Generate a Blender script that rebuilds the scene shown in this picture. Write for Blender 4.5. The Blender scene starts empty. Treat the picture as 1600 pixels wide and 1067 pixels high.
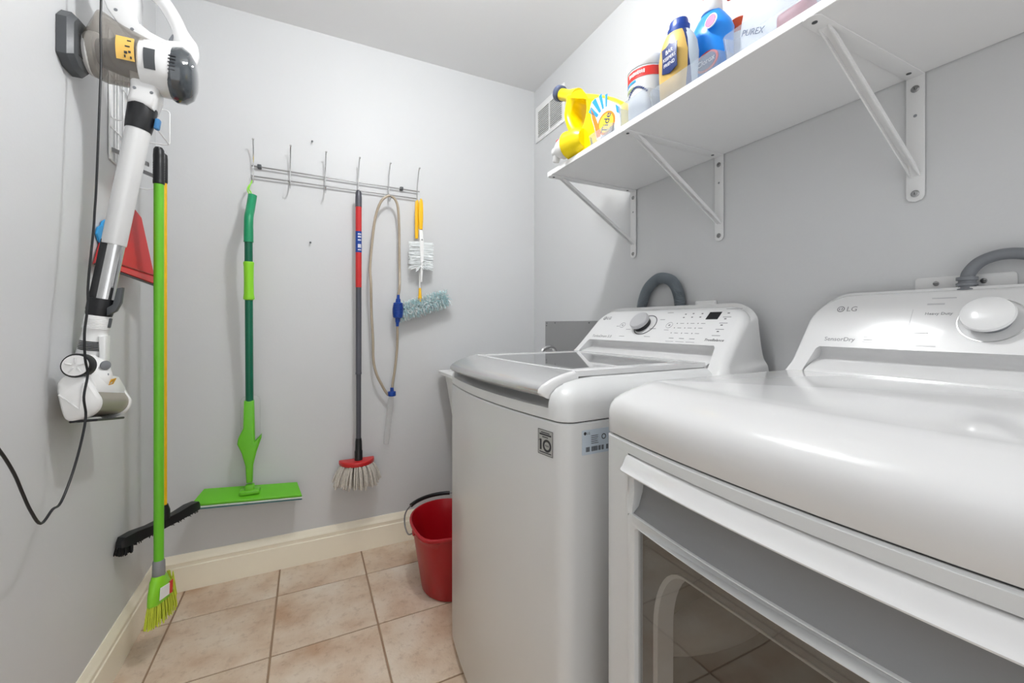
import bpy, bmesh, math, random
from mathutils import Vector, Matrix
random.seed(7)
S = bpy.context.scene
C = S.collection
PI = math.pi

# ------------------------------------------------------------------ camera, world, light, exposure
cam_d = bpy.data.cameras.new('camera')
cam = bpy.data.objects.new('camera', cam_d); C.objects.link(cam)
cam.location = (0, 0, 1.095)
cam.rotation_euler = (PI/2, 0, -math.radians(26.05))
cam_d.sensor_width = 36; cam_d.sensor_fit = 'HORIZONTAL'
cam_d.lens = 652.6/1600*36
cam_d.shift_y = -(533.5-505)/1600
cam_d.clip_start = 0.02
S.camera = cam
S.view_settings.view_transform = 'Standard'; S.view_settings.look = 'None'
S.view_settings.gamma = 1; S.view_settings.use_curve_mapping = False
S.view_settings.exposure = 0.40
LAMP_WATTS = 23.0
WORLD_STRENGTH = 1.1
w = bpy.data.worlds.new('world'); S.world = w; w.use_nodes = True
w.node_tree.nodes['Background'].inputs[0].default_value = (0.972, 0.988, 1.0, 1)
w.node_tree.nodes['Background'].inputs[1].default_value = WORLD_STRENGTH

# ------------------------------------------------------------------ materials
def lin(h):
    h = h.lstrip('#'); o = []
    for i in (0, 2, 4):
        c = int(h[i:i+2], 16)/255
        o.append(c/12.92 if c <= 0.04045 else ((c+0.055)/1.055)**2.4)
    return (*o, 1)
def mat(name, col, rough=0.5, metal=0.0, coat=0.0, bump=0.0, bscale=60, var=0.0, vscale=3, emit=None, spec=0.5, sss=0):
    m = bpy.data.materials.new(name); m.use_nodes = True
    n = m.node_tree.nodes; l = m.node_tree.links; p = n['Principled BSDF']
    c = lin(col) if isinstance(col, str) else (*col, 1)
    p.inputs['Base Color'].default_value = c
    p.inputs['Roughness'].default_value = rough
    p.inputs['Metallic'].default_value = metal
    p.inputs['Specular IOR Level'].default_value = spec
    p.inputs['Coat Weight'].default_value = coat
    p.inputs['Coat Roughness'].default_value = 0.04
    tc = n.new('ShaderNodeTexCoord')
    if var:
        t = n.new('ShaderNodeTexNoise'); t.inputs['Scale'].default_value = vscale; t.inputs['Detail'].default_value = 6
        l.new(tc.outputs['Object'], t.inputs['Vector'])
        mx = n.new('ShaderNodeMix'); mx.data_type = 'RGBA'
        mx.inputs[6].default_value = tuple(min(1, x*(1-var)) for x in c[:3])+(1,)
        mx.inputs[7].default_value = tuple(min(1, x*(1+var)) for x in c[:3])+(1,)
        l.new(t.outputs['Fac'], mx.inputs[0]); l.new(mx.outputs[2], p.inputs['Base Color'])
    if bump:
        t = n.new('ShaderNodeTexNoise'); t.inputs['Scale'].default_value = bscale; t.inputs['Detail'].default_value = 4
        l.new(tc.outputs['Object'], t.inputs['Vector'])
        b = n.new('ShaderNodeBump'); b.inputs['Strength'].default_value = bump; b.inputs['Distance'].default_value = 0.002
        l.new(t.outputs['Fac'], b.inputs['Height']); l.new(b.outputs['Normal'], p.inputs['Normal'])
    if emit:
        p.inputs['Emission Color'].default_value = (1, 0.97, 0.92, 1); p.inputs['Emission Strength'].default_value = emit
    return m
def clear(name, col, trans, rough=0.15, tint=(1, 1, 1), ior=1.45):
    """thin plastic or glass: part of the light goes straight through, the rest meets a glossy body"""
    m = bpy.data.materials.new(name); m.use_nodes = True
    n = m.node_tree.nodes; l = m.node_tree.links; p = n['Principled BSDF']; out = n['Material Output']
    p.inputs['Base Color'].default_value = lin(col); p.inputs['Roughness'].default_value = rough
    p.inputs['Specular IOR Level'].default_value = 0.0
    t = n.new('ShaderNodeBsdfTransparent'); t.inputs[0].default_value = (*tint, 1)
    g = n.new('ShaderNodeBsdfGlossy'); g.inputs['Roughness'].default_value = rough
    f = n.new('ShaderNodeFresnel'); f.inputs[0].default_value = ior
    m1 = n.new('ShaderNodeMixShader'); m1.inputs[0].default_value = trans
    l.new(p.outputs[0], m1.inputs[1]); l.new(t.outputs[0], m1.inputs[2])
    ge = n.new('ShaderNodeNewGeometry'); sb = n.new('ShaderNodeMath'); sb.operation = 'SUBTRACT'; sb.inputs[0].default_value = 1
    l.new(ge.outputs['Backfacing'], sb.inputs[1])
    fm = n.new('ShaderNodeMath'); fm.operation = 'MULTIPLY'; l.new(f.outputs[0], fm.inputs[0]); l.new(sb.outputs[0], fm.inputs[1])
    m2 = n.new('ShaderNodeMixShader'); l.new(fm.outputs[0], m2.inputs[0])
    l.new(m1.outputs[0], m2.inputs[1]); l.new(g.outputs[0], m2.inputs[2]); l.new(m2.outputs[0], out.inputs[0])
    return m
def tile_mat():
    m = bpy.data.materials.new('travertine_tile'); m.use_nodes = True
    n = m.node_tree.nodes; l = m.node_tree.links; p = n['Principled BSDF']
    g = n.new('ShaderNodeNewGeometry'); oi = n.new('ShaderNodeObjectInfo')
    ad = n.new('ShaderNodeVectorMath'); ad.operation = 'MULTIPLY_ADD'
    cmb = n.new('ShaderNodeCombineXYZ'); l.new(oi.outputs['Random'], cmb.inputs[0]); l.new(oi.outputs['Random'], cmb.inputs[1])
    ad.inputs[1].default_value = (9, 5, 0); l.new(cmb.outputs[0], ad.inputs[0]); l.new(g.outputs['Position'], ad.inputs[2])
    def noise(sc, det, rough=0.55):
        t = n.new('ShaderNodeTexNoise'); t.inputs['Scale'].default_value = sc; t.inputs['Detail'].default_value = det
        t.inputs['Roughness'].default_value = rough
        l.new(ad.outputs[0], t.inputs['Vector']); return t
    a = noise(5, 7); b = noise(38, 8, 0.7); c2 = noise(130, 3)
    r = n.new('ShaderNodeValToRGB'); e = r.color_ramp.elements
    e[0].position = 0.30; e[0].color = lin('#c4a183'); e[1].position = 0.72; e[1].color = lin('#e9dccb')
    e2 = e.new(0.5); e2.color = lin('#dcc7b0')
    l.new(a.outputs['Fac'], r.inputs[0])
    r2 = n.new('ShaderNodeValToRGB'); r2.color_ramp.elements[0].position = 0.34; r2.color_ramp.elements[0].color = lin('#a58263')
    r2.color_ramp.elements[1].position = 0.48; r2.color_ramp.elements[1].color = (1, 1, 1, 1)
    l.new(b.outputs['Fac'], r2.inputs[0])
    mx = n.new('ShaderNodeMix'); mx.data_type = 'RGBA'; mx.blend_type = 'MULTIPLY'; mx.inputs[0].default_value = 0.28
    l.new(r.outputs[0], mx.inputs[6]); l.new(r2.outputs[0], mx.inputs[7]); l.new(mx.outputs[2], p.inputs['Base Color'])
    p.inputs['Roughness'].default_value = 0.42
    bp = n.new('ShaderNodeBump'); bp.inputs['Strength'].default_value = 0.25; bp.inputs['Distance'].default_value = 0.003
    mm = n.new('ShaderNodeMath'); mm.operation = 'ADD'; l.new(b.outputs['Fac'], mm.inputs[0]); l.new(c2.outputs['Fac'], mm.inputs[1])
    l.new(mm.outputs[0], bp.inputs['Height']); l.new(bp.outputs['Normal'], p.inputs['Normal'])
    return m
def wall_mat(name, col):
    m = mat(name, col, 0.5, bump=0.12, bscale=120, var=0.03, vscale=1.5)
    return m
M = {}
M['wall'] = wall_mat('grey_wall_paint', '#d5d6d7')
M['ceil'] = wall_mat('grey_ceiling_paint', '#ececec')
M['trim'] = mat('cream_trim_paint', '#fdf4e0', 0.35, bump=0.05, bscale=40, var=0.04, vscale=9)
M['grout'] = mat('tan_grout', '#a2876e', 0.85, bump=0.3, bscale=200)
M['tile'] = tile_mat()
M['enamel'] = mat('white_enamel', '#dfe0e0', 0.3, coat=0.25, var=0.01, spec=0.35)
M['white'] = mat('white_plastic', '#f2f2f1', 0.3, var=0.01)
M['gloss'] = mat('glossy_white_plastic', '#e6e6e6', 0.16, coat=0.5, var=0.01)
M['gap'] = mat('dark_seam', '#3c3c3e', 0.7, var=0.05)
M['pocket'] = mat('shade_toned_pocket_plastic', '#939393', 0.35, var=0.01)  # greyed to stand in for the shade under the dryer handle lip
M['silver'] = mat('silver_lid_plastic', '#cfcfcf', 0.24, metal=0.75, var=0.02)
M['chrome'] = mat('chrome', '#d8d8d8', 0.12, metal=1, var=0.02)
M['steel'] = mat('brushed_steel', '#9a9a9a', 0.32, metal=1, var=0.05)
M['black'] = mat('black_plastic', '#17181b', 0.38, var=0.1)
M['blackgloss'] = mat('black_gloss', '#1c1d22', 0.08, var=0.05)
M['darkgrey'] = mat('dark_grey_plastic', '#4c4f52', 0.4, var=0.05)
M['grey'] = mat('grey_rubber', '#7d8085', 0.45, var=0.05)
M['midgrey'] = mat('grey_plastic', '#8f9193', 0.45, var=0.04)
M['print'] = mat('grey_print', '#8b8b8d', 0.5, var=0.02)
M['printdark'] = mat('dark_print', '#333338', 0.5, var=0.02)
M['lidglass'] = mat('dark_tempered_glass', '#6d6f71', 0.04, spec=0.8, coat=1.0, var=0.02)
M['doorglass'] = clear('smoked_door_glass', '#4a4b4a', 0.93, 0.02, (0.83, 0.83, 0.82), 2.3)
M['drum'] = mat('drum_metal', '#8b8882', 0.4, metal=0.3, var=0.1)
M['wool'] = mat('white_wool', '#dcd8d0', 0.9, bump=0.5, bscale=90)
M['shelf'] = mat('white_melamine', '#e9e9e9', 0.4, var=0.01)
M['edge'] = mat('white_edge_banding', '#fbfbfb', 0.35, var=0.01)
M['bracket'] = mat('white_powder_coat', '#e8e8e8', 0.4, var=0.02)
M['lime'] = mat('lime_green_plastic', '#6cc52a', 0.35, var=0.04)
M['lime2'] = mat('light_lime_plastic', '#8fdc2e', 0.4, var=0.04)
M['green'] = mat('green_plastic', '#0d8f5f', 0.4, var=0.05)
M['dgreen'] = mat('dark_green_metal', '#02664a', 0.35, var=0.05)
M['bristle'] = mat('yellow_green_bristle', '#d3df48', 0.6, var=0.2, vscale=60)
M['yellow'] = mat('yellow_plastic', '#f7bf12', 0.35, var=0.04)
M['jugyellow'] = mat('bright_yellow_plastic', '#fbdf05', 0.28, var=0.03)
M['red'] = mat('red_plastic', '#c9282a', 0.35, var=0.06)
M['bucketred'] = mat('deep_red_plastic', '#ad0c1a', 0.32, var=0.06)
M['blue'] = mat('blue_plastic', '#0b3f97', 0.35, var=0.05)
M['skyblue'] = mat('bright_blue_plastic', '#1a8ff2', 0.3, var=0.04)
M['strand'] = mat('grey_white_cotton', '#c9c2b8', 0.9, var=0.35, vscale=160)
M['pole'] = mat('dark_grey_metal', '#54545c', 0.35, metal=0.2, var=0.05)
M['pad'] = mat('blue_grey_microfibre', '#5c8a92', 0.95, bump=0.6, bscale=300, var=0.2, vscale=40)
M['padwhite'] = mat('white_microfibre', '#d5dcd8', 0.95, bump=0.6, bscale=300, var=0.15, vscale=40)
M['fluffw'] = mat('white_blue_fluff', '#f3f8f8', 0.9, var=0.08, vscale=40)
M['fluffb'] = mat('pale_blue_fluff', '#d3f0f4', 0.9, var=0.12, vscale=40)
M['hose'] = mat('beige_vinyl_hose', '#b0a28e', 0.25, var=0.06)
M['cleartube'] = clear('clear_tube', '#e4e6e6', 0.80, 0.1)
M['bin'] = clear('frosted_clear_plastic', '#cdd4dd', 0.76, 0.3, (0.965, 0.98, 1.0))
M['smoke'] = clear('smoked_plastic', '#98928a', 0.50, 0.12, (0.9, 0.88, 0.85))
M['smokedark'] = mat('dark_smoked_dome', '#3b4146', 0.08, coat=1.0, var=0.1)
M['window'] = clear('smoked_roller_window', '#b9b3a4', 0.25, 0.12, (0.8, 0.78, 0.7))
M['ylabel'] = mat('yellow_sticker', '#f3c565', 0.5, var=0.04)
M['ochre'] = mat('orange_sticker', '#f5b418', 0.5, var=0.04)
M['tubwhite'] = mat('satin_white_tube', '#dedede', 0.3, metal=0.15, var=0.02)
M['rackwhite'] = mat('white_wire_coating', '#ededed', 0.35, var=0.02)
M['bluesticker'] = mat('pale_blue_sticker', '#c7d3de', 0.4, var=0.03)
M['greysticker'] = mat('grey_sticker', '#b3b3b0', 0.4, var=0.03)
M['orange'] = mat('orange_plastic', '#e8562a', 0.4, var=0.04)
M['gold'] = mat('gold_plastic', '#e2bd6c', 0.3, metal=0.25, var=0.06)
M['labelgrey'] = mat('soft_white_plastic', '#dfe1e3', 0.35, var=0.01)
M['joggrey'] = mat('off_white_jug_plastic', '#cfd3d9', 0.4, var=0.01)
M['labelwhite'] = mat('white_label', '#f6f6f6', 0.4, var=0.01)
M['labelorange'] = mat('orange_print', '#f4902c', 0.4, var=0.04)
M['labelblue'] = mat('blue_print', '#2f9fe0', 0.4, var=0.03)
M['navy'] = mat('navy_print', '#1c3472', 0.4, var=0.03)
M['redprint'] = mat('red_print', '#d8322c', 0.4, var=0.03)
M['pink'] = mat('pink_plastic', '#e78f95', 0.4, var=0.04)
M['pinkprint'] = mat('pink_print', '#e2387c', 0.4, var=0.05)
M['backsplash'] = mat('grey_panel', '#9b9b9b', 0.4, metal=0.2, var=0.03)
M['spark'] = clear('lamp_diffuser', '#ffffff', 0.88, 0.4)
_p = M['spark'].node_tree.nodes['Principled BSDF']; _p.inputs['Emission Color'].default_value = (1, 0.97, 0.93, 1); _p.inputs['Emission Strength'].default_value = 20
M['ridge'] = mat('grey_hose_plastic', '#8a9298', 0.4, var=0.08)

# ------------------------------------------------------------------ mesh helpers
def cr(pts, n=6, closed=False):
    P = [Vector(p) for p in pts]; out = []; N = len(P)
    for i in range(N if closed else N-1):
        if closed: a, b, c, d = P[i-1], P[i], P[(i+1) % N], P[(i+2) % N]
        else: a, b, c, d = P[max(i-1, 0)], P[i], P[i+1], P[min(i+2, N-1)]
        for k in range(n):
            t = k/n
            out.append(0.5*((2*b)+(c-a)*t+(2*a-5*b+4*c-d)*t*t+(3*b-a-3*c+d)*t**3))
    if not closed: out.append(P[-1])
    return out
class B:
    def __init__(s): s.bm = bmesh.new()
    def box(s, c, d, R=None, bev=0.0, seg=2):
        t = bmesh.new(); bmesh.ops.create_cube(t, size=1)
        bmesh.ops.scale(t, vec=d, verts=t.verts)
        if bev: bmesh.ops.bevel(t, geom=t.edges[:], offset=bev, segments=seg, profile=0.5, affect='EDGES')
        if R is not None: bmesh.ops.transform(t, matrix=R.to_4x4(), verts=t.verts)
        bmesh.ops.translate(t, vec=c, verts=t.verts)
        return s._join(t)
    def _join(s, t):
        m = bpy.data.meshes.new('tmp'); t.to_mesh(m); t.free(); s.bm.from_mesh(m); bpy.data.meshes.remove(m); return s
    def loft(s, rings, cap0=True, cap1=True, closed=True):
        V = [[s.bm.verts.new(p) for p in r] for r in rings]; n = len(V[0])
        for a, b in zip(V, V[1:]):
            for i in range(n if closed else n-1):
                j = (i+1) % n
                try: s.bm.faces.new((a[i], a[j], b[j], b[i]))
                except ValueError: pass
        if cap0: s.bm.faces.new(V[0][::-1])
        if cap1: s.bm.faces.new(V[-1])
        return s
    def tube(s, pts, r, seg=12, closed=False, sx=1.0):
        P = [Vector(p) for p in pts]; N = len(P); rings = []
        up = None
        for i, p in enumerate(P):
            if closed: t = (P[(i+1) % N]-P[i-1]).normalized()
            else: t = (P[min(i+1, N-1)]-P[max(i-1, 0)]).normalized()
            if up is None:
                up = Vector((0, 0, 1)) if abs(t.z) < 0.9 else Vector((0, 1, 0))
            u = (up-t*up.dot(t)).normalized(); v = t.cross(u); up = u
            rr = r[i] if isinstance(r, (list, tuple)) else r
            rings.append([p+(u*math.cos(a)*sx+v*math.sin(a))*rr for a in [2*PI*k/seg for k in range(seg)]])
        if closed:
            V = [[s.bm.verts.new(q) for q in rg] for rg in rings]
            for i in range(N):
                a, b = V[i], V[(i+1) % N]
                for k in range(seg): s.bm.faces.new((a[k], a[(k+1) % seg], b[(k+1) % seg], b[k]))
            return s
        return s.loft(rings)
    def lathe(s, prof, o, axis=(0, 0, 1), seg=24, sy=1.0, ref=None):
        """prof: (radius, distance along the axis); sy flattens the second radial direction"""
        a = Vector(axis).normalized(); o = Vector(o)
        u = Vector(ref) if ref is not None else (Vector((1, 0, 0)) if abs(a.x) < 0.9 else Vector((0, 1, 0)))
        u = (u-a*u.dot(a)).normalized(); v = a.cross(u)
        rings = [[o+a*h+u*(r*math.cos(t))+v*(r*sy*math.sin(t)) for t in [2*PI*k/seg for k in range(seg)]] for r, h in prof]
        return s.loft(rings)
    def prism(s, poly, vec):
        vec = Vector(vec); a = [s.bm.verts.new(p) for p in poly]; b = [s.bm.verts.new(Vector(p)+vec) for p in poly]
        n = len(a); s.bm.faces.new(a[::-1]); s.bm.faces.new(b)
        for i in range(n): s.bm.faces.new((a[i], a[(i+1) % n], b[(i+1) % n], b[i]))
        return s
    def plate(s, loops, th, o, U, V, bev=0.0, res=1, smooth=0):
        """flat plate with holes: loops of (u, v); thickness th grows from o along U x V"""
        o, U, V = Vector(o), Vector(U).normalized(), Vector(V).normalized(); W = U.cross(V)
        cu = bpy.data.curves.new('tmp', 'CURVE'); cu.dimensions = '2D'; cu.fill_mode = 'BOTH'
        cu.extrude = max(th/2-bev, 0.00001); cu.bevel_depth = bev; cu.bevel_resolution = res; cu.offset = -bev
        for lp in loops:
            sp = cu.splines.new('POLY'); sp.points.add(len(lp)-1); sp.use_cyclic_u = True
            for q, pt in zip(lp, sp.points): pt.co = (q[0], q[1], 0, 1)
        ob = bpy.data.objects.new('tmp', cu); me = bpy.data.meshes.new_from_object(ob)
        for v in me.vertices:
            c = v.co; v.co = o+U*c.x+V*c.y+W*(c.z+th/2)
        t = bmesh.new(); t.from_mesh(me); bmesh.ops.remove_doubles(t, verts=t.verts[:], dist=1e-6); bmesh.ops.recalc_face_normals(t, faces=t.faces[:])
        bpy.data.objects.remove(ob); bpy.data.curves.remove(cu); bpy.data.meshes.remove(me)
        return s._join(t)
    def text(s, txt, size, o, U, V, depth=0.0004, align='LEFT', shear=0.0, sx=1.0):
        o, U, V = Vector(o), Vector(U).normalized(), Vector(V).normalized(); W = U.cross(V)
        cu = bpy.data.curves.new('tmp', 'FONT'); cu.body = txt; cu.size = size; cu.extrude = depth
        cu.align_x = align; cu.shear = shear; cu.resolution_u = 3
        ob = bpy.data.objects.new('tmp', cu); me = bpy.data.meshes.new_from_object(ob)
        for v in me.vertices:
            c = v.co; v.co = o+U*c.x*sx+V*c.y+W*c.z
        s.bm.from_mesh(me); bpy.data.objects.remove(ob); bpy.data.curves.remove(cu); bpy.data.meshes.remove(me)
        return s
    def quad(s, a, b, c, d):
        s.bm.faces.new([s.bm.verts.new(p) for p in (a, b, c, d)]); return s
def rrect(x0, y0, x1, y1, r, n=5):
    out = []
    for cx, cy, a0 in ((x1-r, y1-r, 0), (x0+r, y1-r, PI/2), (x0+r, y0+r, PI), (x1-r, y0+r, 1.5*PI)):
        for k in range(n+1):
            a = a0+PI/2*k/n; out.append((cx+r*math.cos(a), cy+r*math.sin(a)))
    return out
def circ(cx, cy, r, n=24, ry=None):
    return [(cx+r*math.cos(2*PI*k/n), cy+(ry or r)*math.sin(2*PI*k/n)) for k in range(n)]

WM = {}          # world matrix of every thing, so that parts can be written in world coordinates
def thing(name, label, cat, loc=(0, 0, 0), rz=0.0, group=None):
    o = bpy.data.objects.new(name, None); C.objects.link(o)
    o.empty_display_size = 0.05
    o.location = loc; o.rotation_euler = (0, 0, rz); o['label'] = label; o['category'] = cat
    if group: o['group'] = group
    WM[o.name] = Matrix.Translation(loc) @ Matrix.Rotation(rz, 4, 'Z')
    return o
def obj(name, b, m, parent=None, label=None, ang=35, local=False, kind=None):
    me = bpy.data.meshes.new(name)
    bmesh.ops.recalc_face_normals(b.bm, faces=b.bm.faces[:])
    b.bm.to_mesh(me); b.bm.free()
    me.materials.append(m if not isinstance(m, str) else M[m])
    if parent is not None and not local: me.transform(WM[parent.name].inverted())
    me.shade_smooth(); me.set_sharp_from_angle(angle=math.radians(ang))
    o = bpy.data.objects.new(name, me); C.objects.link(o)
    if parent is not None: o.parent = parent; WM[o.name] = WM[parent.name]
    if label: o['label'] = label
    if kind: o['kind'] = kind
    return o
def struct(name, b, m, parent=None):
    o = obj(name, b, m, parent); o['kind'] = 'structure'; WM[o.name] = Matrix.Identity(4); return o
def tag(o, label, cat, group=None):
    o['label'] = label; o['category'] = cat
    if group: o['group'] = group
    WM[o.name] = Matrix.Identity(4); return o
def copy_thing(t, loc, label, group=None):
    r = t.copy(); C.objects.link(r); r.location = loc; r['label'] = label
    if group: r['group'] = group
    for ch in t.children:
        c = ch.copy(); C.objects.link(c); c.parent = r
        for g in ch.children:
            d = g.copy(); C.objects.link(d); d.parent = c
    return r

# ------------------------------------------------------------------ room shell
XL, XR, YB, YF, ZC = -0.55, 1.19, 2.137, -1.3, 2.4455
struct('wall_back', B().box(((XL+XR)/2, YB+0.05, ZC/2), (XR-XL+0.2, 0.1, ZC)), 'wall')
struct('wall_left', B().box((XL-0.05, (YB+YF)/2, ZC/2), (0.1, YB-YF, ZC)), 'wall')
struct('wall_right', B().box((XR+0.05, (YB+YF)/2, ZC/2), (0.1, YB-YF, ZC)), 'wall')
struct('ceiling', B().box(((XL+XR)/2, (YB+YF)/2+0.05, ZC+0.05), (XR-XL+0.2, YB-YF+0.1, 0.1)), 'ceil')
floor = struct('floor', B().box(((XL+XR)/2, (YB+YF)/2, -0.054), (XR-XL, YB-YF, 0.1)), 'grout')
PX = [-0.453+0.3418*k for k in range(-1, 6)]; PY = [1.9205-0.3385*k for k in range(-1, 11)]
G = 0.0032; tcache = {}
for i in range(len(PX)-1):
    for j in range(len(PY)-1):
        x0, x1 = max(PX[i], XL)+G, min(PX[i+1], XR)-G; y1, y0 = min(PY[j], YB)-G, max(PY[j+1], YF)+G
        if x1-x0 < 0.01 or y1-y0 < 0.01: continue
        key = (round(x1-x0, 3), round(y1-y0, 3))
        if key not in tcache:
            t = obj('tile', B().box((0, 0, -0.006), (x1-x0, y1-y0, 0.012), bev=0.0016, seg=1), 'tile', floor, local=True); tcache[key] = t.data
        else:
            t = bpy.data.objects.new('tile', tcache[key]); C.objects.link(t); t.parent = floor
        t.location = ((x0+x1)/2, (y0+y1)/2, random.uniform(-0.0006, 0))
prof = [(0, 0), (0.016, 0), (0.016, 0.098), (0.0125, 0.101), (0.0125, 0.113), (0.0145, 0.117), (0.0125, 0.125), (0.008, 0.131), (0.0065, 0.140), (0.003, 0.147), (0, 0.147)]
b = B().loft([[(XL+d, YB-d, z) for d, z in prof], [(XR, YB-d, z) for d, z in prof]])
struct('baseboard_back', b, 'trim')
b = B().loft([[(XL+d, YB-d, z) for d, z in prof], [(XL+d, YF, z) for d, z in prof]])
struct('baseboard_left', b, 'trim')
b = B().loft([[(XR-d, YB-0.017, z) for d, z in prof], [(XR-d, YF, z) for d, z in prof]])
struct('baseboard_right', b, 'trim')

# ------------------------------------------------------------------ ceiling lamp (above the frame; it lights the room)
LX, LY = 0.33, 0.985
t = thing('ceiling_light', 'round white flush ceiling lamp lighting the room from above', 'lamp', (LX, LY, ZC))
obj('base', B().lathe([(0.02, 0), (0.165, 0), (0.170, -0.012), (0.160, -0.026), (0.02, -0.026)], (LX, LY, ZC), seg=40), 'bracket', t)
obj('diffuser', B().lathe([(0.145, -0.026), (0.145, -0.06), (0.13, -0.098), (0.09, -0.125), (0.04, -0.138), (0.004, -0.140)], (LX, LY, ZC), seg=32), 'spark', t)

ld = bpy.data.lights.new('lamp_bulb', 'POINT'); ld.energy = LAMP_WATTS; ld.shadow_soft_size = 0.045; ld.color = (0.965, 0.985, 1.0)
lo_ = bpy.data.objects.new('lamp_bulb', ld); C.objects.link(lo_); lo_.location = (0, 0, -0.095); lo_.parent = t

# ------------------------------------------------------------------ shelf and brackets
ZS0, ZS1, XS = 1.632, 1.648, 0.790
t = thing('wall_shelf', 'long white shelf board on three brackets along the right wall', 'shelf', (1.0, 0.5, ZS0))
obj('board', B().box(((XS+0.003+1.187)/2, 0.46, (ZS0+ZS1)/2), (1.187-XS-0.003, 1.72, ZS1-ZS0), bev=0.0008, seg=1), 'shelf', t)
obj('edge_band', B().box((XS+0.0015, 0.46, (ZS0+ZS1)/2), (0.003, 1.72, ZS1-ZS0)), 'edge', t)
def bracket(y, label):
    t = thing('shelf_bracket', label, 'bracket', (1.185, y, 1.36), group='white brackets under the wall shelf')
    hw = 0.0155
    arm = [(0.797, -hw), (0.789, -hw*0.6), (0.787, 0), (0.789, hw*0.6), (0.797, hw), (1.186, hw), (1.186, -hw)]
    obj('top_arm', B().plate([[(x, yy) for x, yy in arm]], 0.0028, (0, y, ZS0-0.0030), (1, 0, 0), (0, 1, 0), 0.0008), 'bracket', t)
    leg = [(hw, 1.631), (hw, 1.37), (hw*0.7, 1.362), (0, 1.3585), (-hw*0.7, 1.362), (-hw, 1.37), (-hw, 1.631)]
    obj('wall_arm', B().plate([leg], 0.0028, (1.1865, y, 0), (0, -1, 0), (0, 0, 1), 0.0008), 'bracket', t)
    b = B()
    p0, p1 = Vector((0.835, y, 1.6285)), Vector((1.183, y, 1.412)); d = (p1-p0).normalized(); nrm = Vector((-d.z, 0, d.x))
    sec = lambda p, hh: [p+Vector((0, -0.0085, 0)), p+Vector((0, -0.0085, 0))+nrm*hh, p+Vector((0, 0.0085, 0))+nrm*hh, p+Vector((0, 0.0085, 0)), p+Vector((0, 0.006, 0)), p+Vector((0, 0.006, 0))+nrm*(hh-0.002), p+Vector((0, -0.006, 0))+nrm*(hh-0.002), p+Vector((0, -0.006, 0))]
    b.loft([sec(p0, 0.004), sec(p0+d*0.03, 0.010), sec(p1-d*0.03, 0.010), sec(p1, 0.004)])
    obj('strut', b, 'bracket', t)
    for z in (1.603, 1.376):
        sc = obj('screw', B().lathe([(0.0075, 0), (0.0075, 0.0012), (0.0055, 0.003), (0.002, 0.0034)], (1.1838, y, z), (-1, 0, 0), 14), 'steel', t)
        obj('screw_slot', B().box((1.1802, y, z), (0.0008, 0.0012, 0.005)), 'gap', sc)
    obj('screw', B().lathe([(0.0045, 0), (0.0045, 0.001), (0.002, 0.0018)], (0.808, y, ZS0-0.003), (0, 0, -1), 12), 'darkgrey', t)
    obj('screw', B().lathe([(0.0045, 0), (0.0045, 0.001), (0.002, 0.0018)], (1.155, y, ZS0-0.003), (0, 0, -1), 12), 'darkgrey', t)
    obj('rivet', B().lathe([(0.0035, 0), (0.003, 0.0007), (0.001, 0.001)], (1.1838, y, 1.545), (-1, 0, 0), 10), 'midgrey', t)
bracket(1.305, 'white shelf bracket at the far end of the shelf, smallest of the three')
bracket(0.912, 'white shelf bracket in the middle of the shelf, above the grey hose')
bracket(0.430, 'white shelf bracket nearest the camera, largest of the three')

# ------------------------------------------------------------------ appliances
def foot(hw, xf, bow, xb, rc, z, iy=0.0, ix=0.0, n=12):
    """bowed rounded footprint, local frame: x into the machine, y across; ix, iy inset"""
    hw = hw-iy; xf = xf+ix; xb = xb; out = []
    xc = xf+bow
    for k in range(7):
        a = PI+PI/2-PI/2*k/6         # right rear of the -y corner -> front
        out.append((xc+rc+rc*math.cos(a), -(hw-rc)+rc*math.sin(a)))
    for k in range(1, n):
        y = -(hw-rc)+2*(hw-rc)*k/n
        out.append((xf+bow*(y/(hw-rc))**2, y))
    for k in range(7):
        a = PI-PI/2*k/6
        out.append((xc+rc+rc*math.cos(a), (hw-rc)+rc*math.sin(a)))
    out += [(xb, hw), (xb, -hw)]
    return [Vector((x, y, z)) for x, y in out]
def frame_pts(fx, fz, tx, tz):
    up = Vector((tx-fx, 0, tz-fz)); L = up.length; up.normalize(); nrm = Vector((-up.z, 0, up.x))
    def F(y, q, off=0.0): return Vector((fx, y, fz))+up*(L*q)+nrm*off
    return F, up, nrm, L
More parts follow.
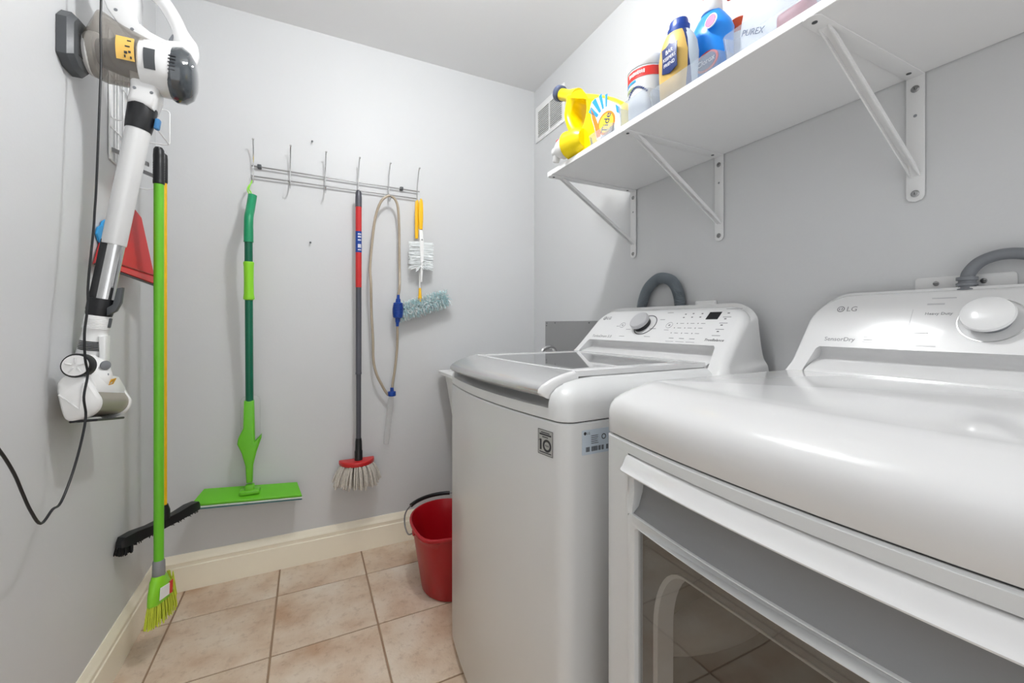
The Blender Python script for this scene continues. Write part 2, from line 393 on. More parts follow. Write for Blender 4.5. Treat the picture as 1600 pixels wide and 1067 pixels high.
def make_console(par, fx, fz, tx, tz, xb, hw, inset, R, ys, ql, bev):
    F, up, nrm, L = frame_pts(fx, fz, tx, tz)
    def outline(d):
        side = [(hw+0.008-d, -0.12), (hw+0.004-d, 0.0), (hw-inset*0.35-d, 0.12), (hw-inset*0.7-d, 0.35), (hw-inset-d, 1-R/L)]
        side = [(p.x, p.y) for p in cr([(y, q, 0) for y, q in side], 4)]
        for k in range(1, 11):
            a = PI/2*k/10
            side.append((hw-inset-d-(R-d)*(1-math.cos(a)), 1-R/L+(R-d)/L*math.sin(a)))
        return [(-y, q) for y, q in side] + [(y, q) for y, q in reversed(side)]
    rings = []
    rings.append([Vector((xb, y, F(y, q).z)) for y, q in outline(0)])
    for k in range(0, 9):
        a = PI/2*k/8
        rings.append([F(y, q, -bev*(1-math.sin(a))) for y, q in outline(bev*(1-math.cos(a)))])
    bb = B(); VR = [[bb.bm.verts.new(p) for p in r] for r in rings]; n = len(VR[0])
    for ra, rb in zip(VR, VR[1:]):
        for i in range(n-1): bb.bm.faces.new((ra[i], ra[i+1], rb[i+1], rb[i]))
    bb.bm.faces.new(VR[0][::-1])
    notch = [(ys+0.010, -0.12), (ys+0.006, 0.0), (ys-0.008, ql-0.03), (ys-0.014, ql), (-(ys-0.014), ql), (-(ys-0.008), ql-0.03), (-(ys+0.006), 0.0), (-(ys+0.010), -0.12)]
    nf = [bb.bm.verts.new(F(y, q)) for y, q in notch]; nb = [bb.bm.verts.new(F(y, q)+Vector((0.06, 0, 0))) for y, q in notch]
    bb.bm.faces.new(VR[-1]+nf)
    for i in range(len(nf)-1): bb.bm.faces.new((nf[i], nf[i+1], nb[i+1], nb[i]))
    obj('console', bb, 'gloss', par, local=True, ang=32)
    # scooped ledge below the face
    a = F(0, ql); pr = [(a.x+0.001, a.z), (a.x+0.016, a.z-0.003), (a.x+0.024, a.z-0.012), (a.x+0.026, a.z-0.022), (a.x+0.021, a.z-0.029), (a.x+0.004, a.z-0.034), (fx+0.004, fz+0.006), (fx-0.003, fz+0.001), (fx-0.004, fz-0.004), (xb-0.02, fz-0.004), (xb-0.02, a.z)]
    obj('console_ledge', B().loft([[(x, -ys, z) for x, z in pr], [(x, ys, z) for x, z in pr]]), 'gloss', par, local=True, ang=50)
    return F, up, nrm, L
Rt = Vector((0, -1, 0))
def ring_disc(F, up, nrm, y, q, r0, r1, th):
    return B().plate([circ(0, 0, r1, 48), circ(0, 0, r0, 48)], th, F(y, q), Rt, up)
def face_bars(F, up, rows, th=0.0004):
    b = B()
    for y, q, wd, ht in rows: b.plate([[(-wd/2, -ht/2), (wd/2, -ht/2), (wd/2, ht/2), (-wd/2, ht/2)]], th, F(y, q), Rt, up)
    return b
def maker_logo(F, up, par, y, q, r, col):
    b = B().plate([circ(0, 0, r, 24)], 0.0005, F(y, q), Rt, up)
    b.text('LG', r*2.3, F(y, q)+Rt*r*1.45-up*r*0.78, Rt, up)
    obj('maker_logo', b, col, par, local=True, kind='stuff')
    b = B().plate([circ(0, 0, r*0.68, 18), circ(0, 0, r*0.55, 18)], 0.0003, F(y, q, 0.0005), Rt, up)
    b.plate([rrect(-r*0.12, -r*0.4, r*0.1, r*0.42, r*0.02, 1)], 0.0003, F(y, q, 0.0005), Rt, up)
    obj('logo_detail', b, 'labelwhite', par, local=True, kind='stuff')

# ---- washer
wt = thing('washing_machine', 'white top-loading washer with a silver lid front and grey knob, beyond the dryer', 'washer', (0.425, 1.055, 0), math.radians(2))
HW, BOW, XBK = 0.340, 0.027, 0.708
obj('cabinet', B().loft([foot(HW, 0.004, BOW, XBK, 0.035, 0.016, 0.004, 0.004), foot(HW, 0, BOW, XBK, 0.035, 0.03), foot(HW, 0, BOW, XBK, 0.035, 0.884), foot(HW, 0.0, BOW, XBK, 0.035, 0.887, 0.003, 0.003)]), 'enamel', wt, local=True)
obj('cabinet_seam', B().loft([foot(HW, 0, BOW, XBK-0.01, 0.035, 0.885, 0.005, 0.005), foot(HW, 0, BOW, XBK-0.01, 0.035, 0.892, 0.005, 0.005)]), 'gap', wt, local=True)
for sx in (0.06, 0.66):
    for sy in (-0.28, 0.28):
        obj('foot', B().lathe([(0.022, 0.0), (0.024, 0.006), (0.014, 0.01), (0.012, 0.03)], (sx, sy, 0), seg=14), 'darkgrey', wt, local=True)
cv = B().loft([foot(HW, 0, BOW, XBK, 0.035, 0.8895, 0.002, 0.002), foot(HW, 0, BOW, XBK, 0.035, 0.892), foot(HW, 0, BOW, XBK, 0.035, 0.925, 0.001, 0.002),
               foot(HW, 0, BOW, XBK, 0.038, 0.942, 0.006, 0.006), foot(HW, 0, BOW, XBK, 0.042, 0.955, 0.016, 0.018), foot(HW, 0, BOW, XBK, 0.045, 0.964, 0.028, 0.036),
               foot(HW, 0, BOW, XBK, 0.045, 0.971, 0.042, 0.060), foot(HW, 0, BOW, XBK, 0.045, 0.9745, 0.055, 0.085)])
cover = obj('top_cover', cv, 'enamel', wt, local=True, ang=40)
# finger pocket under the lid front: cut out of the cover
cut = B().prism([(-0.06, -0.289, 0.914), (0.045, -0.289, 0.914), (0.060, -0.289, 0.925), (0.085, -0.289, 1.1), (-0.06, -0.289, 1.1)], (0, 0.578, 0))
co = obj('cutter', cut, 'enamel', wt, local=True)
bmod = cover.modifiers.new('b', 'BOOLEAN'); bmod.operation = 'DIFFERENCE'; bmod.object = co; bmod.solver = 'EXACT'
dg = bpy.context.evaluated_depsgraph_get(); nm = bpy.data.meshes.new_from_object(cover.evaluated_get(dg))
cover.modifiers.clear(); cover.data = nm; nm.shade_smooth(); nm.set_sharp_from_angle(angle=math.radians(40))
bpy.data.objects.remove(co)
# lid: one closed profile swept across, ends in white, middle in silver
hp = [(0.018, 0.9375), (0.006, 0.9365), (-0.004, 0.9395), (-0.0095, 0.946), (-0.0085, 0.953), (-0.001, 0.961), (0.012, 0.968), (0.03, 0.9755), (0.05, 0.9815), (0.072, 0.9865), (0.085, 0.9885), (0.085, 0.976), (0.05, 0.966), (0.025, 0.955)]
def lid_ring(y, sh=0.0, sink=0.0):
    return [Vector((x+0.22*y*y+sh*(0.5 if x > 0.08 else 1), y, z-sink)) for x, z in hp]
ysl = [-0.276+0.552*k/20 for k in range(21)]
obj('lid_handle', B().loft([lid_ring(y) for y in ysl]), 'silver', wt, label='silver curved front edge of the lid', local=True, ang=40)
lid = B()
for sgn in (-1, 1):
    lid.loft([lid_ring(sgn*0.276), lid_ring(sgn*0.281, 0.001, 0.0004), lid_ring(sgn*0.2845, 0.004, 0.002), lid_ring(sgn*0.2865, 0.009, 0.005)])
gy, gx0, gx1 = 0.240, 0.118, 0.500
outl = []
for k in range(13):
    y = -0.2855+0.571*k/12; outl.append((0.084+0.22*y*y, y))
outl += [(0.535, 0.2855), (0.535, -0.2855)]
hole = []
for k in range(13):
    y = gy-2*gy*k/12; hole.append((gx0-0.012+0.22*y*y, y))
hole += [(gx1, -gy), (gx1, gy)]
lid.plate([outl, hole], 0.014, (0, 0, 0.9750), (1, 0, 0), (0, 1, 0), 0.002)
lo = obj('lid', lid, 'gloss', wt, local=True, ang=40)
obj('lid_glass', B().plate([[(x, y) for x, y in hole]], 0.008, (0, 0, 0.979), (1, 0, 0), (0, 1, 0)), 'lidglass', lo, local=True)
F, up, nrm, L = make_console(wt, 0.535, 0.977, 0.700, 1.155, 0.712, 0.345, 0.022, 0.080, 0.288, 0.31, 0.026)
kc = F(0.045, 0.63)
kn = obj('knob', B().lathe([(0.031, 0), (0.030, 0.014), (0.0345, 0.015), (0.036, 0.018), (0.0355, 0.026), (0.033, 0.029), (0.01, 0.0305), (0.001, 0.0305)], kc, nrm, 40), 'midgrey', wt, label='round grey cycle knob', local=True)
kn.data.materials[0] = mat('knob_silver_grey', '#c4c4c6', 0.28, metal=0.35, var=0.02)
obj('knob_skirt', B().lathe([(0.0325, 0.0005), (0.0325, 0.0145), (0.0315, 0.0146)], kc, nrm, 40), 'blackgloss', kn, local=True)
obj('dial_ring', ring_disc(F, up, nrm, 0.032, 0.63, 0.0425, 0.0455, 0.0006), 'printdark', wt, local=True)
obj('display', B().plate([[(-0.021, -0.015), (0.019, -0.015), (0.021, 0.015), (-0.019, 0.015)]], 0.0008, F(-0.216, 0.79), Rt, up), 'blackgloss', wt, local=True)
obj('push_button', ring_disc(F, up, nrm, -0.073, 0.627, 0.0115, 0.0125, 0.0006), 'print', wt, local=True)
obj('push_button', ring_disc(F, up, nrm, 0.144, 0.623, 0.0115, 0.0125, 0.0006), 'print', wt, local=True)
rows = [(-0.073, 0.627, 0.007, 0.006), (0.144, 0.623, 0.006, 0.006), (0.166, 0.60, 0.012, 0.002), (0.10, 0.84, 0.018, 0.002), (0.11, 0.72, 0.016, 0.002), (0.10, 0.54, 0.022, 0.002), (0.11, 0.40, 0.026, 0.002),
        (-0.045, 0.86, 0.024, 0.002), (-0.03, 0.73, 0.020, 0.002), (-0.012, 0.56, 0.028, 0.002), (-0.01, 0.41, 0.026, 0.002), (-0.073, 0.54, 0.018, 0.0015)]
for k, y in enumerate((-0.113, -0.152, -0.19)):
    for q in (0.66, 0.58, 0.49): rows.append((y-0.006, q, 0.014, 0.0018))
    rows.append((y, 0.40, 0.018, 0.0022)); rows.append((y, 0.345, 0.03, 0.0012))
for q in (0.80, 0.70, 0.60, 0.50): rows.append((-0.262, q-0.035, 0.026, 0.002))
rows.append((-0.27, 0.90, 0.05, 0.0012))
obj('panel_print', face_bars(F, up, rows), 'print', wt, local=True, kind='stuff')
rows = [(-0.111, 0.826, 0.006, 0.003), (-0.111, 0.767, 0.006, 0.003), (-0.139, 0.835, 0.006, 0.003), (-0.142, 0.77, 0.006, 0.003), (-0.172, 0.831, 0.006, 0.003), (-0.172, 0.77, 0.006, 0.003)]
for y in (-0.103, -0.143, -0.181):
    for q in (0.66, 0.58, 0.49): rows.append((y+0.003, q, 0.003, 0.003))
for q in (0.83, 0.735, 0.632, 0.53): rows.append((-0.26, q, 0.007, 0.003))
obj('indicator_lights', face_bars(F, up, rows), 'printdark', wt, local=True, kind='stuff')
maker_logo(F, up, wt, 0.270, 0.775, 0.0085, 'printdark')
obj('panel_text', B().text('TurboDrum 5.0', 0.017, F(0.272, 0.365), Rt, up), 'print', wt, local=True)
obj('panel_text', B().text('TrueBalance', 0.0125, F(-0.232, 0.378), Rt, up, shear=0.2), 'printdark', wt, local=True)
# stickers on the washer front and side
def fxw(y): return BOW*(y/(HW-0.035))**2
U = Vector((0.047, -0.3, 0)).normalized(); V = Vector((0, 0, 1))
o = Vector((fxw(-0.262)-0.0008, -0.260, 0.812))
st = obj('badge_sticker', B().plate([[(0, 0), (0.047, 0), (0.047, 0.054), (0, 0.054)]], 0.0006, o, U, V), 'greysticker', wt, local=True)
W = U.cross(V)
b = B().plate([[(0, 0), (0.047, 0), (0.047, 0.054), (0, 0.054)], [(0.001, 0.001), (0.046, 0.001), (0.046, 0.053), (0.001, 0.053)]], 0.0003, o+W*0.0006, U, V)
b.plate([rrect(0.006, 0.010, 0.0115, 0.033, 0.0006, 1)], 0.0003, o+W*0.0006, U, V)
b.plate([[(0.003, 0.028), (0.006, 0.031), (0.006, 0.033), (0.003, 0.029)]], 0.0003, o+W*0.0006, U, V)
b.plate([circ(0.029, 0.021, 0.0135, 28), circ(0.029, 0.021, 0.0085, 28)], 0.0003, o+W*0.0006, U, V)
b.text('YEAR', 0.0055, o+W*0.0006+U*0.0218+V*0.019, U, V, 0.0002)
for x0, x1, y, h in ((0.010, 0.037, 0.047, 0.002), (0.005, 0.042, 0.042, 0.0035), (0.014, 0.032, 0.0375, 0.002), (0.005, 0.042, 0.0045, 0.002)):
    b.plate([[(x0, y), (x1, y), (x1, y+h), (x0, y+h)]], 0.0003, o+W*0.0006, U, V)
obj('badge_print', b, 'printdark', st, local=True, kind='stuff')
U = Vector((1, 0, 0)); o = Vector((0.076, -HW-0.0001, 0.819)); W = U.cross(V)
st = obj('rating_sticker', B().plate([rrect(0, 0, 0.095, 0.052, 0.002, 2)], 0.0006, o, U, V), 'bluesticker', wt, local=True)
b = B().plate([circ(0.008, 0.045, 0.0035, 16)], 0.0003, o+W*0.0006, U, V).text('LG', 0.007, o+W*0.0006+U*0.0125+V*0.0425, U, V, 0.0002)
for x in [0.006+0.0021*k for k in range(38)]:
    if random.random() < 0.75: b.plate([[(x, 0.006), (x+0.0013, 0.006), (x+0.0013, 0.016), (x, 0.016)]], 0.0003, o+W*0.0006, U, V)
for y in (0.022, 0.026, 0.030, 0.034, 0.038):
    b.plate([[(0.024, y), (0.024+random.uniform(0.012, 0.024), y), (0.044, y+0.0012), (0.024, y+0.0012)]], 0.0003, o+W*0.0006, U, V)
b.plate([circ(0.058, 0.034, 0.006, 20), circ(0.058, 0.034, 0.0042, 20)], 0.0003, o+W*0.0006, U, V)
obj('rating_print', b, 'printdark', st, local=True, kind='stuff')

# ---- dryer
dt = thing('dryer', 'white front-loading dryer nearest the camera with a smoked glass door window', 'dryer', (0.489, 0.310, 0))
HD, BD, XD = 0.345, 0.027, 0.664
body = B()
ring = lambda z, i=0.0: foot(HD, 0, BD, XD, 0.03, z, i, i)
body.loft([ring(0.016, 0.004), ring(0.03), ring(0.20)], True, False)
# front skin with the door opening left free: build cabinet as shell sides plus front frame
obj('plinth', body, 'enamel', dt, local=True)
sh = foot(HD, 0, BD, XD, 0.03, 0)
def front_x(y): return BD*(y/(HD-0.03))**2
ODW, OZ0, OZ1 = 0.262, 0.20, 0.866          # door opening half width, bottom, top
left = [p for p in sh]
n0 = 7; frontpts = sh[6:6+14]
b = B()
cols = [p for p in sh]
# outer skin: from the door edge round the back to the other door edge
seq = [Vector((front_x(ODW), ODW, 0)), Vector((front_x(0.29), 0.29, 0))]+sh[-9:-2]+[sh[-2], sh[-1]]+sh[0:7]+[Vector((front_x(0.29), -0.29, 0)), Vector((front_x(ODW), -ODW, 0))]
b.loft([[p+Vector((0, 0, OZ0)) for p in seq], [p+Vector((0, 0, OZ1)) for p in seq]], False, False, closed=False)
b.loft([ring(OZ1), ring(0.882), ring(0.8855, 0.003)], True, True)
obj('cabinet', b, 'enamel', dt, local=True)
obj('cabinet_seam', B().loft([ring(0.8835, 0.005), ring(0.8905, 0.005)]), 'gap', dt, local=True)
for sx in (0.06, 0.62):
    for sy in (-0.28, 0.28):
        obj('foot', B().lathe([(0.022, 0.0), (0.024, 0.006), (0.014, 0.01), (0.012, 0.03)], (sx, sy, 0), seg=14), 'darkgrey', dt, local=True)
cv = B().loft([foot(HD, 0, BD, XD, 0.03, 0.888, 0.002, 0.002), foot(HD, 0, BD, XD, 0.03, 0.890), foot(HD, 0, BD, XD, 0.03, 0.928, 0.0005, 0.0005), foot(HD, 0, BD, XD, 0.03, 0.940, 0.003, 0.003),
               foot(HD, 0, BD, XD, 0.03, 0.950, 0.007, 0.009), foot(HD, 0, BD, XD, 0.03, 0.958, 0.013, 0.019), foot(HD, 0, BD, XD, 0.032, 0.968, 0.022, 0.036), foot(HD, 0, BD, XD, 0.034, 0.9785, 0.034, 0.060), foot(HD, 0, BD, XD, 0.034, 0.9825, 0.042, 0.074), foot(HD, 0, BD, XD, 0.034, 0.984, 0.050, 0.086)])
obj('top_cover', cv, 'gloss', dt, local=True, ang=60)
F, up, nrm, L = make_console(dt, 0.561, 0.985, 0.664, 1.166, 0.669, 0.316, 0.014, 0.085, 0.270, 0.31, 0.014)
kc = F(-0.011, 0.635)
kn = obj('knob', B().lathe([(0.025, 0), (0.026, 0.016), (0.0345, 0.0185), (0.0358, 0.022), (0.0345, 0.0265), (0.030, 0.029), (0.010, 0.0302), (0.001, 0.0302)], kc, nrm, 48), 'gloss', dt, label='large round white cycle knob', local=True)
obj('knob_skirt', B().lathe([(0.0265, 0.0005), (0.0275, 0.0165), (0.0305, 0.0172)], kc, nrm, 40), 'grey', kn, local=True)
obj('dial_ring', ring_disc(F, up, nrm, -0.011, 0.635, 0.0435, 0.0452, 0.0012), 'chrome', dt, local=True)
maker_logo(F, up, dt, 0.235, 0.79, 0.0078, 'print')
obj('panel_text', B().text('SensorDry', 0.0140, F(0.250, 0.385), Rt, up), 'print', dt, local=True)
obj('panel_text', B().text('Heavy Duty', 0.0085, F(0.083, 0.70), Rt, up), 'print', dt, local=True)
rows = [(0.165, 0.44, 0.018, 0.0012), (0.165, 0.41, 0.016, 0.0025), (0.165, 0.385, 0.018, 0.0012), (0.06, 0.885, 0.036, 0.0025), (0.07, 0.82, 0.026, 0.0035), (0.085, 0.50, 0.03, 0.0025), (0.07, 0.36, 0.03, 0.002), (0.103, 0.62, 0.0008, 0.06)]
obj('panel_print', face_bars(F, up, rows), mat('pale_grey_print', '#c2c2c4', 0.4, var=0.02), dt, local=True, kind='stuff')
# door
def dpl(loops, th, x, bev=0.0015):  # plate facing -x, u = -y, v = z
    return B().plate([[(-y, z) for y, z in lp] for lp in loops], th, (x, 0, 0), (0, -1, 0), (0, 0, 1), bev)
def bowed(bb):
    for v in bb.bm.verts: v.co.x += front_x(v.co.y)*0.9
    return bb
def dense(lp, n=8):
    out = []
    for i in range(len(lp)):
        a, c = Vector((*lp[i], 0)), Vector((*lp[(i+1) % len(lp)], 0)); k = max(1, int((c-a).length/0.04))
        for j in range(k): q = a.lerp(c, j/k); out.append((q.x, q.y))
    return out
door = obj('door', bowed(dpl([dense(rrect(-0.259, 0.204, 0.259, 0.766, 0.012)), dense(rrect(-0.240, 0.275, 0.240, 0.746, 0.010))], 0.022, 0.020)), 'enamel', dt, local=True)
# handle: light sloping face ending in a bright lip, deep pocket beneath
hp2 = [(0.012, 0.8635), (0.004, 0.8635), (0.002, 0.862), (-0.0005, 0.858), (-0.0045, 0.850), (-0.0085, 0.8425), (-0.0115, 0.8395), (-0.0135, 0.8375), (-0.0130, 0.8355), (-0.009, 0.835), (-0.002, 0.840), (0.006, 0.848), (0.016, 0.858)]
hy = [-0.262+0.524*k/20 for k in range(21)]
def hring(y, s=1.0):
    cx, cz = 0.004, 0.846
    return [Vector((cx+(x-cx)*s+front_x(y)*0.9, y, cz+(z-cz)*s)) for x, z in hp2]
obj('door_handle', B().loft([hring(-0.2735, 0.35), hring(-0.272, 0.62), hring(-0.269, 0.84), hring(-0.266, 0.95)]+[hring(y) for y in hy]+[hring(0.266, 0.95), hring(0.269, 0.84), hring(0.272, 0.62), hring(0.2735, 0.35)]), 'gloss', door, label='long white door handle lip', local=True, ang=45)
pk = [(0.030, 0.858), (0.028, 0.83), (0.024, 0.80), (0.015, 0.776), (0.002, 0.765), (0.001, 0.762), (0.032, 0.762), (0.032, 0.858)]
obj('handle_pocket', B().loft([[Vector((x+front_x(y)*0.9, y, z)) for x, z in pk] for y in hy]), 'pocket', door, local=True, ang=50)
for sgn in (-1, 1):   # white cheeks closing the pocket
    obj('pocket_cheek', B().plate([[(0.0, 0.762), (0.03, 0.762), (0.03, 0.862), (0.004, 0.862), (0.004, 0.80), (0.0, 0.775)]], 0.016, (front_x(0.25)*0.9, sgn*0.256+0.008, 0), (1, 0, 0), (0, 0, 1), 0.001), 'enamel', door, local=True)
obj('door_window', bowed(dpl([dense(rrect(-0.241, 0.274, 0.241, 0.747, 0.010))], 0.004, 0.012, 0.0)), 'doorglass', door, local=True)
def sell(yh, z0, z1, rx, rz, n=9):
    out = []
    for cy, cz, a0 in ((yh-rx, z1-rz, 0), (-(yh-rx), z1-rz, PI/2), (-(yh-rx), z0+rz, PI), (yh-rx, z0+rz, 1.5*PI)):
        for k in range(n+1):
            a = a0+PI/2*k/n; out.append((cy+rx*math.cos(a), cz+rz*math.sin(a)))
    return out
o1 = sell(0.214, 0.295, 0.703, 0.060, 0.115); o2 = sell(0.208, 0.301, 0.697, 0.056, 0.110); o3 = sell(0.203, 0.306, 0.692, 0.054, 0.108)
inner = B().plate([[(-y, z) for y, z in rrect(-0.258, 0.24, 0.258, 0.755, 0.01)], [(-y, z) for y, z in o1]], 0.004, (0.036, 0, 0), (0, -1, 0), (0, 0, 1), 0.001)
obj('door_liner', inner, mat('grey_door_liner', '#85888b', 0.4, var=0.03), door, local=True)
obj('liner_rim', B().loft([[(0.030, y, z) for y, z in o1], [(0.062, y, z) for y, z in o2], [(0.064, y, z) for y, z in o3], [(0.034, y, z) for y, z in o2], [(0.030, y, z) for y, z in o1]], False, False), 'white', door, local=True)
dr = B().loft([[(x, 0.295*math.cos(a), 0.52+0.295*math.sin(a)) for a in [2*PI*k/40 for k in range(40)]] for x in (0.08, 0.10, 0.56)], False, True)
obj('drum', dr, 'drum', dt, local=True)
def vane(a, x0, x1, rise, wid):
    d = Vector((0, math.cos(a), math.sin(a))); e = Vector((0, -math.sin(a), math.cos(a))); b = B(); rings = []
    for k in range(9):
        f = k/8; sc = math.sin(PI*(0.08+0.84*f))**0.5; c = Vector((x0+(x1-x0)*f, 0, 0.52))
        rings.append([c+d*(0.298-rise*sc*math.sin(t_))+e*(wid*sc*math.cos(t_)) for t_ in [PI*i/8 for i in range(9)]])
    return b.loft(rings)
for k, a in enumerate((-8, 112, 232)):
    obj('drum_vane', vane(math.radians(a), 0.13, 0.50, 0.062, 0.055), 'wool', dt, local=True, label='pale rounded vane on the drum wall')
# ------------------------------------------------------------------ wall behind the machines
t = thing('drain_hose', 'dark grey corrugated drain hose arching up behind the washer', 'hose', (1.15, 1.13, 0.95))
path = cr([(1.168, 1.252, 0.98), (1.168, 1.246, 1.10), (1.168, 1.236, 1.17), (1.168, 1.208, 1.226), (1.168, 1.163, 1.257), (1.168, 1.127, 1.260), (1.168, 1.087, 1.243), (1.168, 1.060, 1.20), (1.168, 1.052, 1.14), (1.168, 1.052, 0.98)], 32)
obj('corrugated_tube', B().tube(path, [0.0200 if k % 2 else 0.0168 for k in range(len(path))], 16), 'ridge', t, ang=25)
t = thing('backsplash_panel', 'flat grey panel on the right wall beyond the washer', 'panel', (1.185, 1.72, 0.85))
obj('panel', B().box((1.1865, 1.72, 0.975), (0.005, 0.565, 0.262), bev=0.0008, seg=1), 'backsplash', t)
for y, z in ((1.985, 1.096), (1.988, 1.082), (1.90, 1.097), (1.60, 1.097)):
    obj('screw', B().lathe([(0.004, 0), (0.003, 0.0015), (0.001, 0.002)], (1.184, y, z), (-1, 0, 0), 10), 'darkgrey', t)
t = thing('outlet_box', 'small white outlet box top showing above the washer console', 'outlet', (1.18, 0.958, 1.09))
obj('plate', B().box((1.181, 0.958, 1.125), (0.016, 0.074, 0.088), bev=0.003), 'white', t)
obj('cover_flap', B().box((1.171, 0.958, 1.12), (0.006, 0.058, 0.07), bev=0.002), 'white', t)
t = thing('outlet_plate', 'wide white outlet plate with two screws above the dryer', 'outlet', (1.186, 0.358, 1.08))
obj('plate', B().plate([rrect(-0.073, 1.075, 0.073, 1.192, 0.006)], 0.004, (1.1895, 0.358, 0), (0, -1, 0), (0, 0, 1), 0.001), 'bracket', t)
for y in (0.397, 0.328):
    sc = obj('screw', B().lathe([(0.005, 0), (0.005, 0.001), (0.003, 0.002)], (1.1855, y, 1.178), (-1, 0, 0), 14), 'steel', t)
    obj('screw_slot', B().box((1.1832, y, 1.178), (0.0008, 0.0076, 0.0014)), 'gap', sc)
t = thing('power_cord', 'thick grey power cord looping from its plug behind the dryer', 'cord', (1.15, 0.34, 1.10))
pl = B()
pl.lathe([(0.0155, -0.05), (0.0155, 0.0), (0.0155, 0.03), (0.0155, 0.045), (0.0155, 0.055), (0.0125, 0.056), (0.0125, 0.0605), (0.0155, 0.061), (0.0155, 0.066), (0.0125, 0.067), (0.0125, 0.071), (0.0155, 0.0715), (0.0155, 0.078), (0.008, 0.079)], (1.1685, 0.346, 1.108), (0, 0, 1), 20)
obj('plug', pl, 'grey', t)
obj('cable', B().tube(cr([(1.1685, 0.346, 1.18), (1.169, 0.343, 1.195), (1.169, 0.328, 1.214), (1.169, 0.302, 1.224), (1.169, 0.272, 1.221), (1.169, 0.235, 1.203), (1.169, 0.205, 1.17), (1.169, 0.19, 1.12), (1.169, 0.186, 1.02)], 8), 0.0105, 14), 'grey', t, ang=60)
t = thing('wall_vent', 'white louvred air vent near the back corner of the right wall', 'vent', (1.19, 1.96, 2.13))
VY0, VY1, VZ0, VZ1 = 1.812, 2.113, 2.133, 2.336
zs = 2.155; ze = 2.300
obj('vent_frame', B().plate([rrect(-VY1, VZ0, -VY0, VZ1, 0.004, 2), rrect(-2.085, zs, -1.966, ze, 0.002, 1), rrect(-1.956, zs, -1.836, ze, 0.002, 1)], 0.006, (1.1895, 0, 0), (0, -1, 0), (0, 0, 1), 0.0015), 'white', t)
obj('vent_backing', B().box((1.188, 1.96, (zs+ze)/2), (0.002, 0.25, ze-zs)), 'gap', t)
lv = None
for k in range(13):
    z = zs+0.006+(ze-zs-0.008)*k/12.6
    for y0, y1 in ((1.967, 2.084), (1.837, 1.955)):
        o = bpy.data.objects.new('louvre', lv.data) if lv else obj('louvre', B().box((0, 0, 0), (0.0065, 0.117, 0.0016), Matrix.Rotation(math.radians(35), 3, 'Y')), 'white', t, local=True)
        if lv: C.objects.link(o); o.parent = t
        lv = lv or o
        o.location = (1.1855-1.19, (y0+y1)/2-1.96, z-2.13)
# utility sink between washer and back wall, its tap
t = thing('utility_sink', 'white utility sink mostly hidden between washer and back wall', 'sink', (0.88, 1.77, 0))
def sk(x0, x1, y0, y1, z, r): return [(x, y, z) for x, y in rrect(x0, y0, x1, y1, r, 4)]
obj('basin', B().loft([sk(0.68, 1.14, 1.50, 2.07, 0.48, 0.05), sk(0.625, 1.165, 1.465, 2.095, 0.835, 0.05), sk(0.60, 1.175, 1.45, 2.11, 0.838, 0.03), sk(0.60, 1.175, 1.45, 2.11, 0.852, 0.03), sk(0.64, 1.155, 1.48, 2.08, 0.852, 0.04), sk(0.70, 1.12, 1.53, 2.05, 0.50, 0.05)]), 'white', t)
for x in (0.70, 1.12):
    for y in (1.52, 2.05): obj('leg', B().lathe([(0.014, 0), (0.016, 0.01), (0.014, 0.02), (0.014, 0.49)], (x, y, 0), seg=12), 'white', t)
t = thing('faucet', 'chrome gooseneck tap tip showing behind the washer lid', 'faucet', (1.13, 1.76, 0.852))
obj('spout', B().tube(cr([(1.13, 1.80, 0.85), (1.13, 1.80, 0.93), (1.115, 1.80, 0.965), (1.085, 1.80, 0.975), (1.05, 1.80, 0.96), (1.035, 1.80, 0.925), (1.035, 1.80, 0.90)], 6), 0.010, 12), 'chrome', t)
obj('tap_base', B().lathe([(0.026, 0), (0.024, 0.012), (0.013, 0.022), (0.012, 0.03)], (1.13, 1.80, 0.852), seg=18), 'chrome', t)
obj('handle', B().tube([(1.13, 1.84, 0.855), (1.128, 1.845, 0.90), (1.11, 1.855, 0.93)], [0.011, 0.009, 0.006], 10), 'chrome', t)

# ------------------------------------------------------------------ things on the shelf
Z1 = ZS1+0.0005
def tray(name, x0, x1, y0, y1, hf, hb, label, bulge=0.0):
    rings = []
    def rg(d, z0, zf=None):
        pts = rrect(x0+d, y0+d, x1-d, y1-d, 0.012, 3)
        return [(x, y, z0 if zf is None else Z1+hf+(hb-hf)*(x-x0)/(x1-x0)+bulge*max(0, 1-((y-(y0+y1)/2)/((y1-y0)/2))**2)*(1 if x < (x0+x1)/2 else 0)+zf) for x, y in pts]
    rings = [rg(0.006, Z1), rg(0.0, 0, 0), rg(0.0022, 0, 0), rg(0.0075, Z1+0.002)]
    o = obj(name, B().loft(rings), 'bin', None); tag(o, label, 'tray', 'clear plastic trays along the shelf front'); return o
tray('plastic_tray', 0.797, 0.822, 0.972, 1.086, 0.034, 0.040, 'small frosted clear tray in front of the yellow jug', 0.010)
tray('plastic_tray', 0.795, 0.925, 0.826, 0.946, 0.064, 0.070, 'frosted clear tray holding the white tub with the red band')
tray('plastic_tray', 0.795, 0.890, 0.618, 0.823, 0.040, 0.050, 'frosted clear tray with a curved lip holding the gold bottle', 0.028)
near_tray = tray('plastic_tray', 0.797, 0.850, 0.30, 0.610, 0.055, 0.070, 'frosted clear tray with grey lettering, nearest the camera', 0.022)
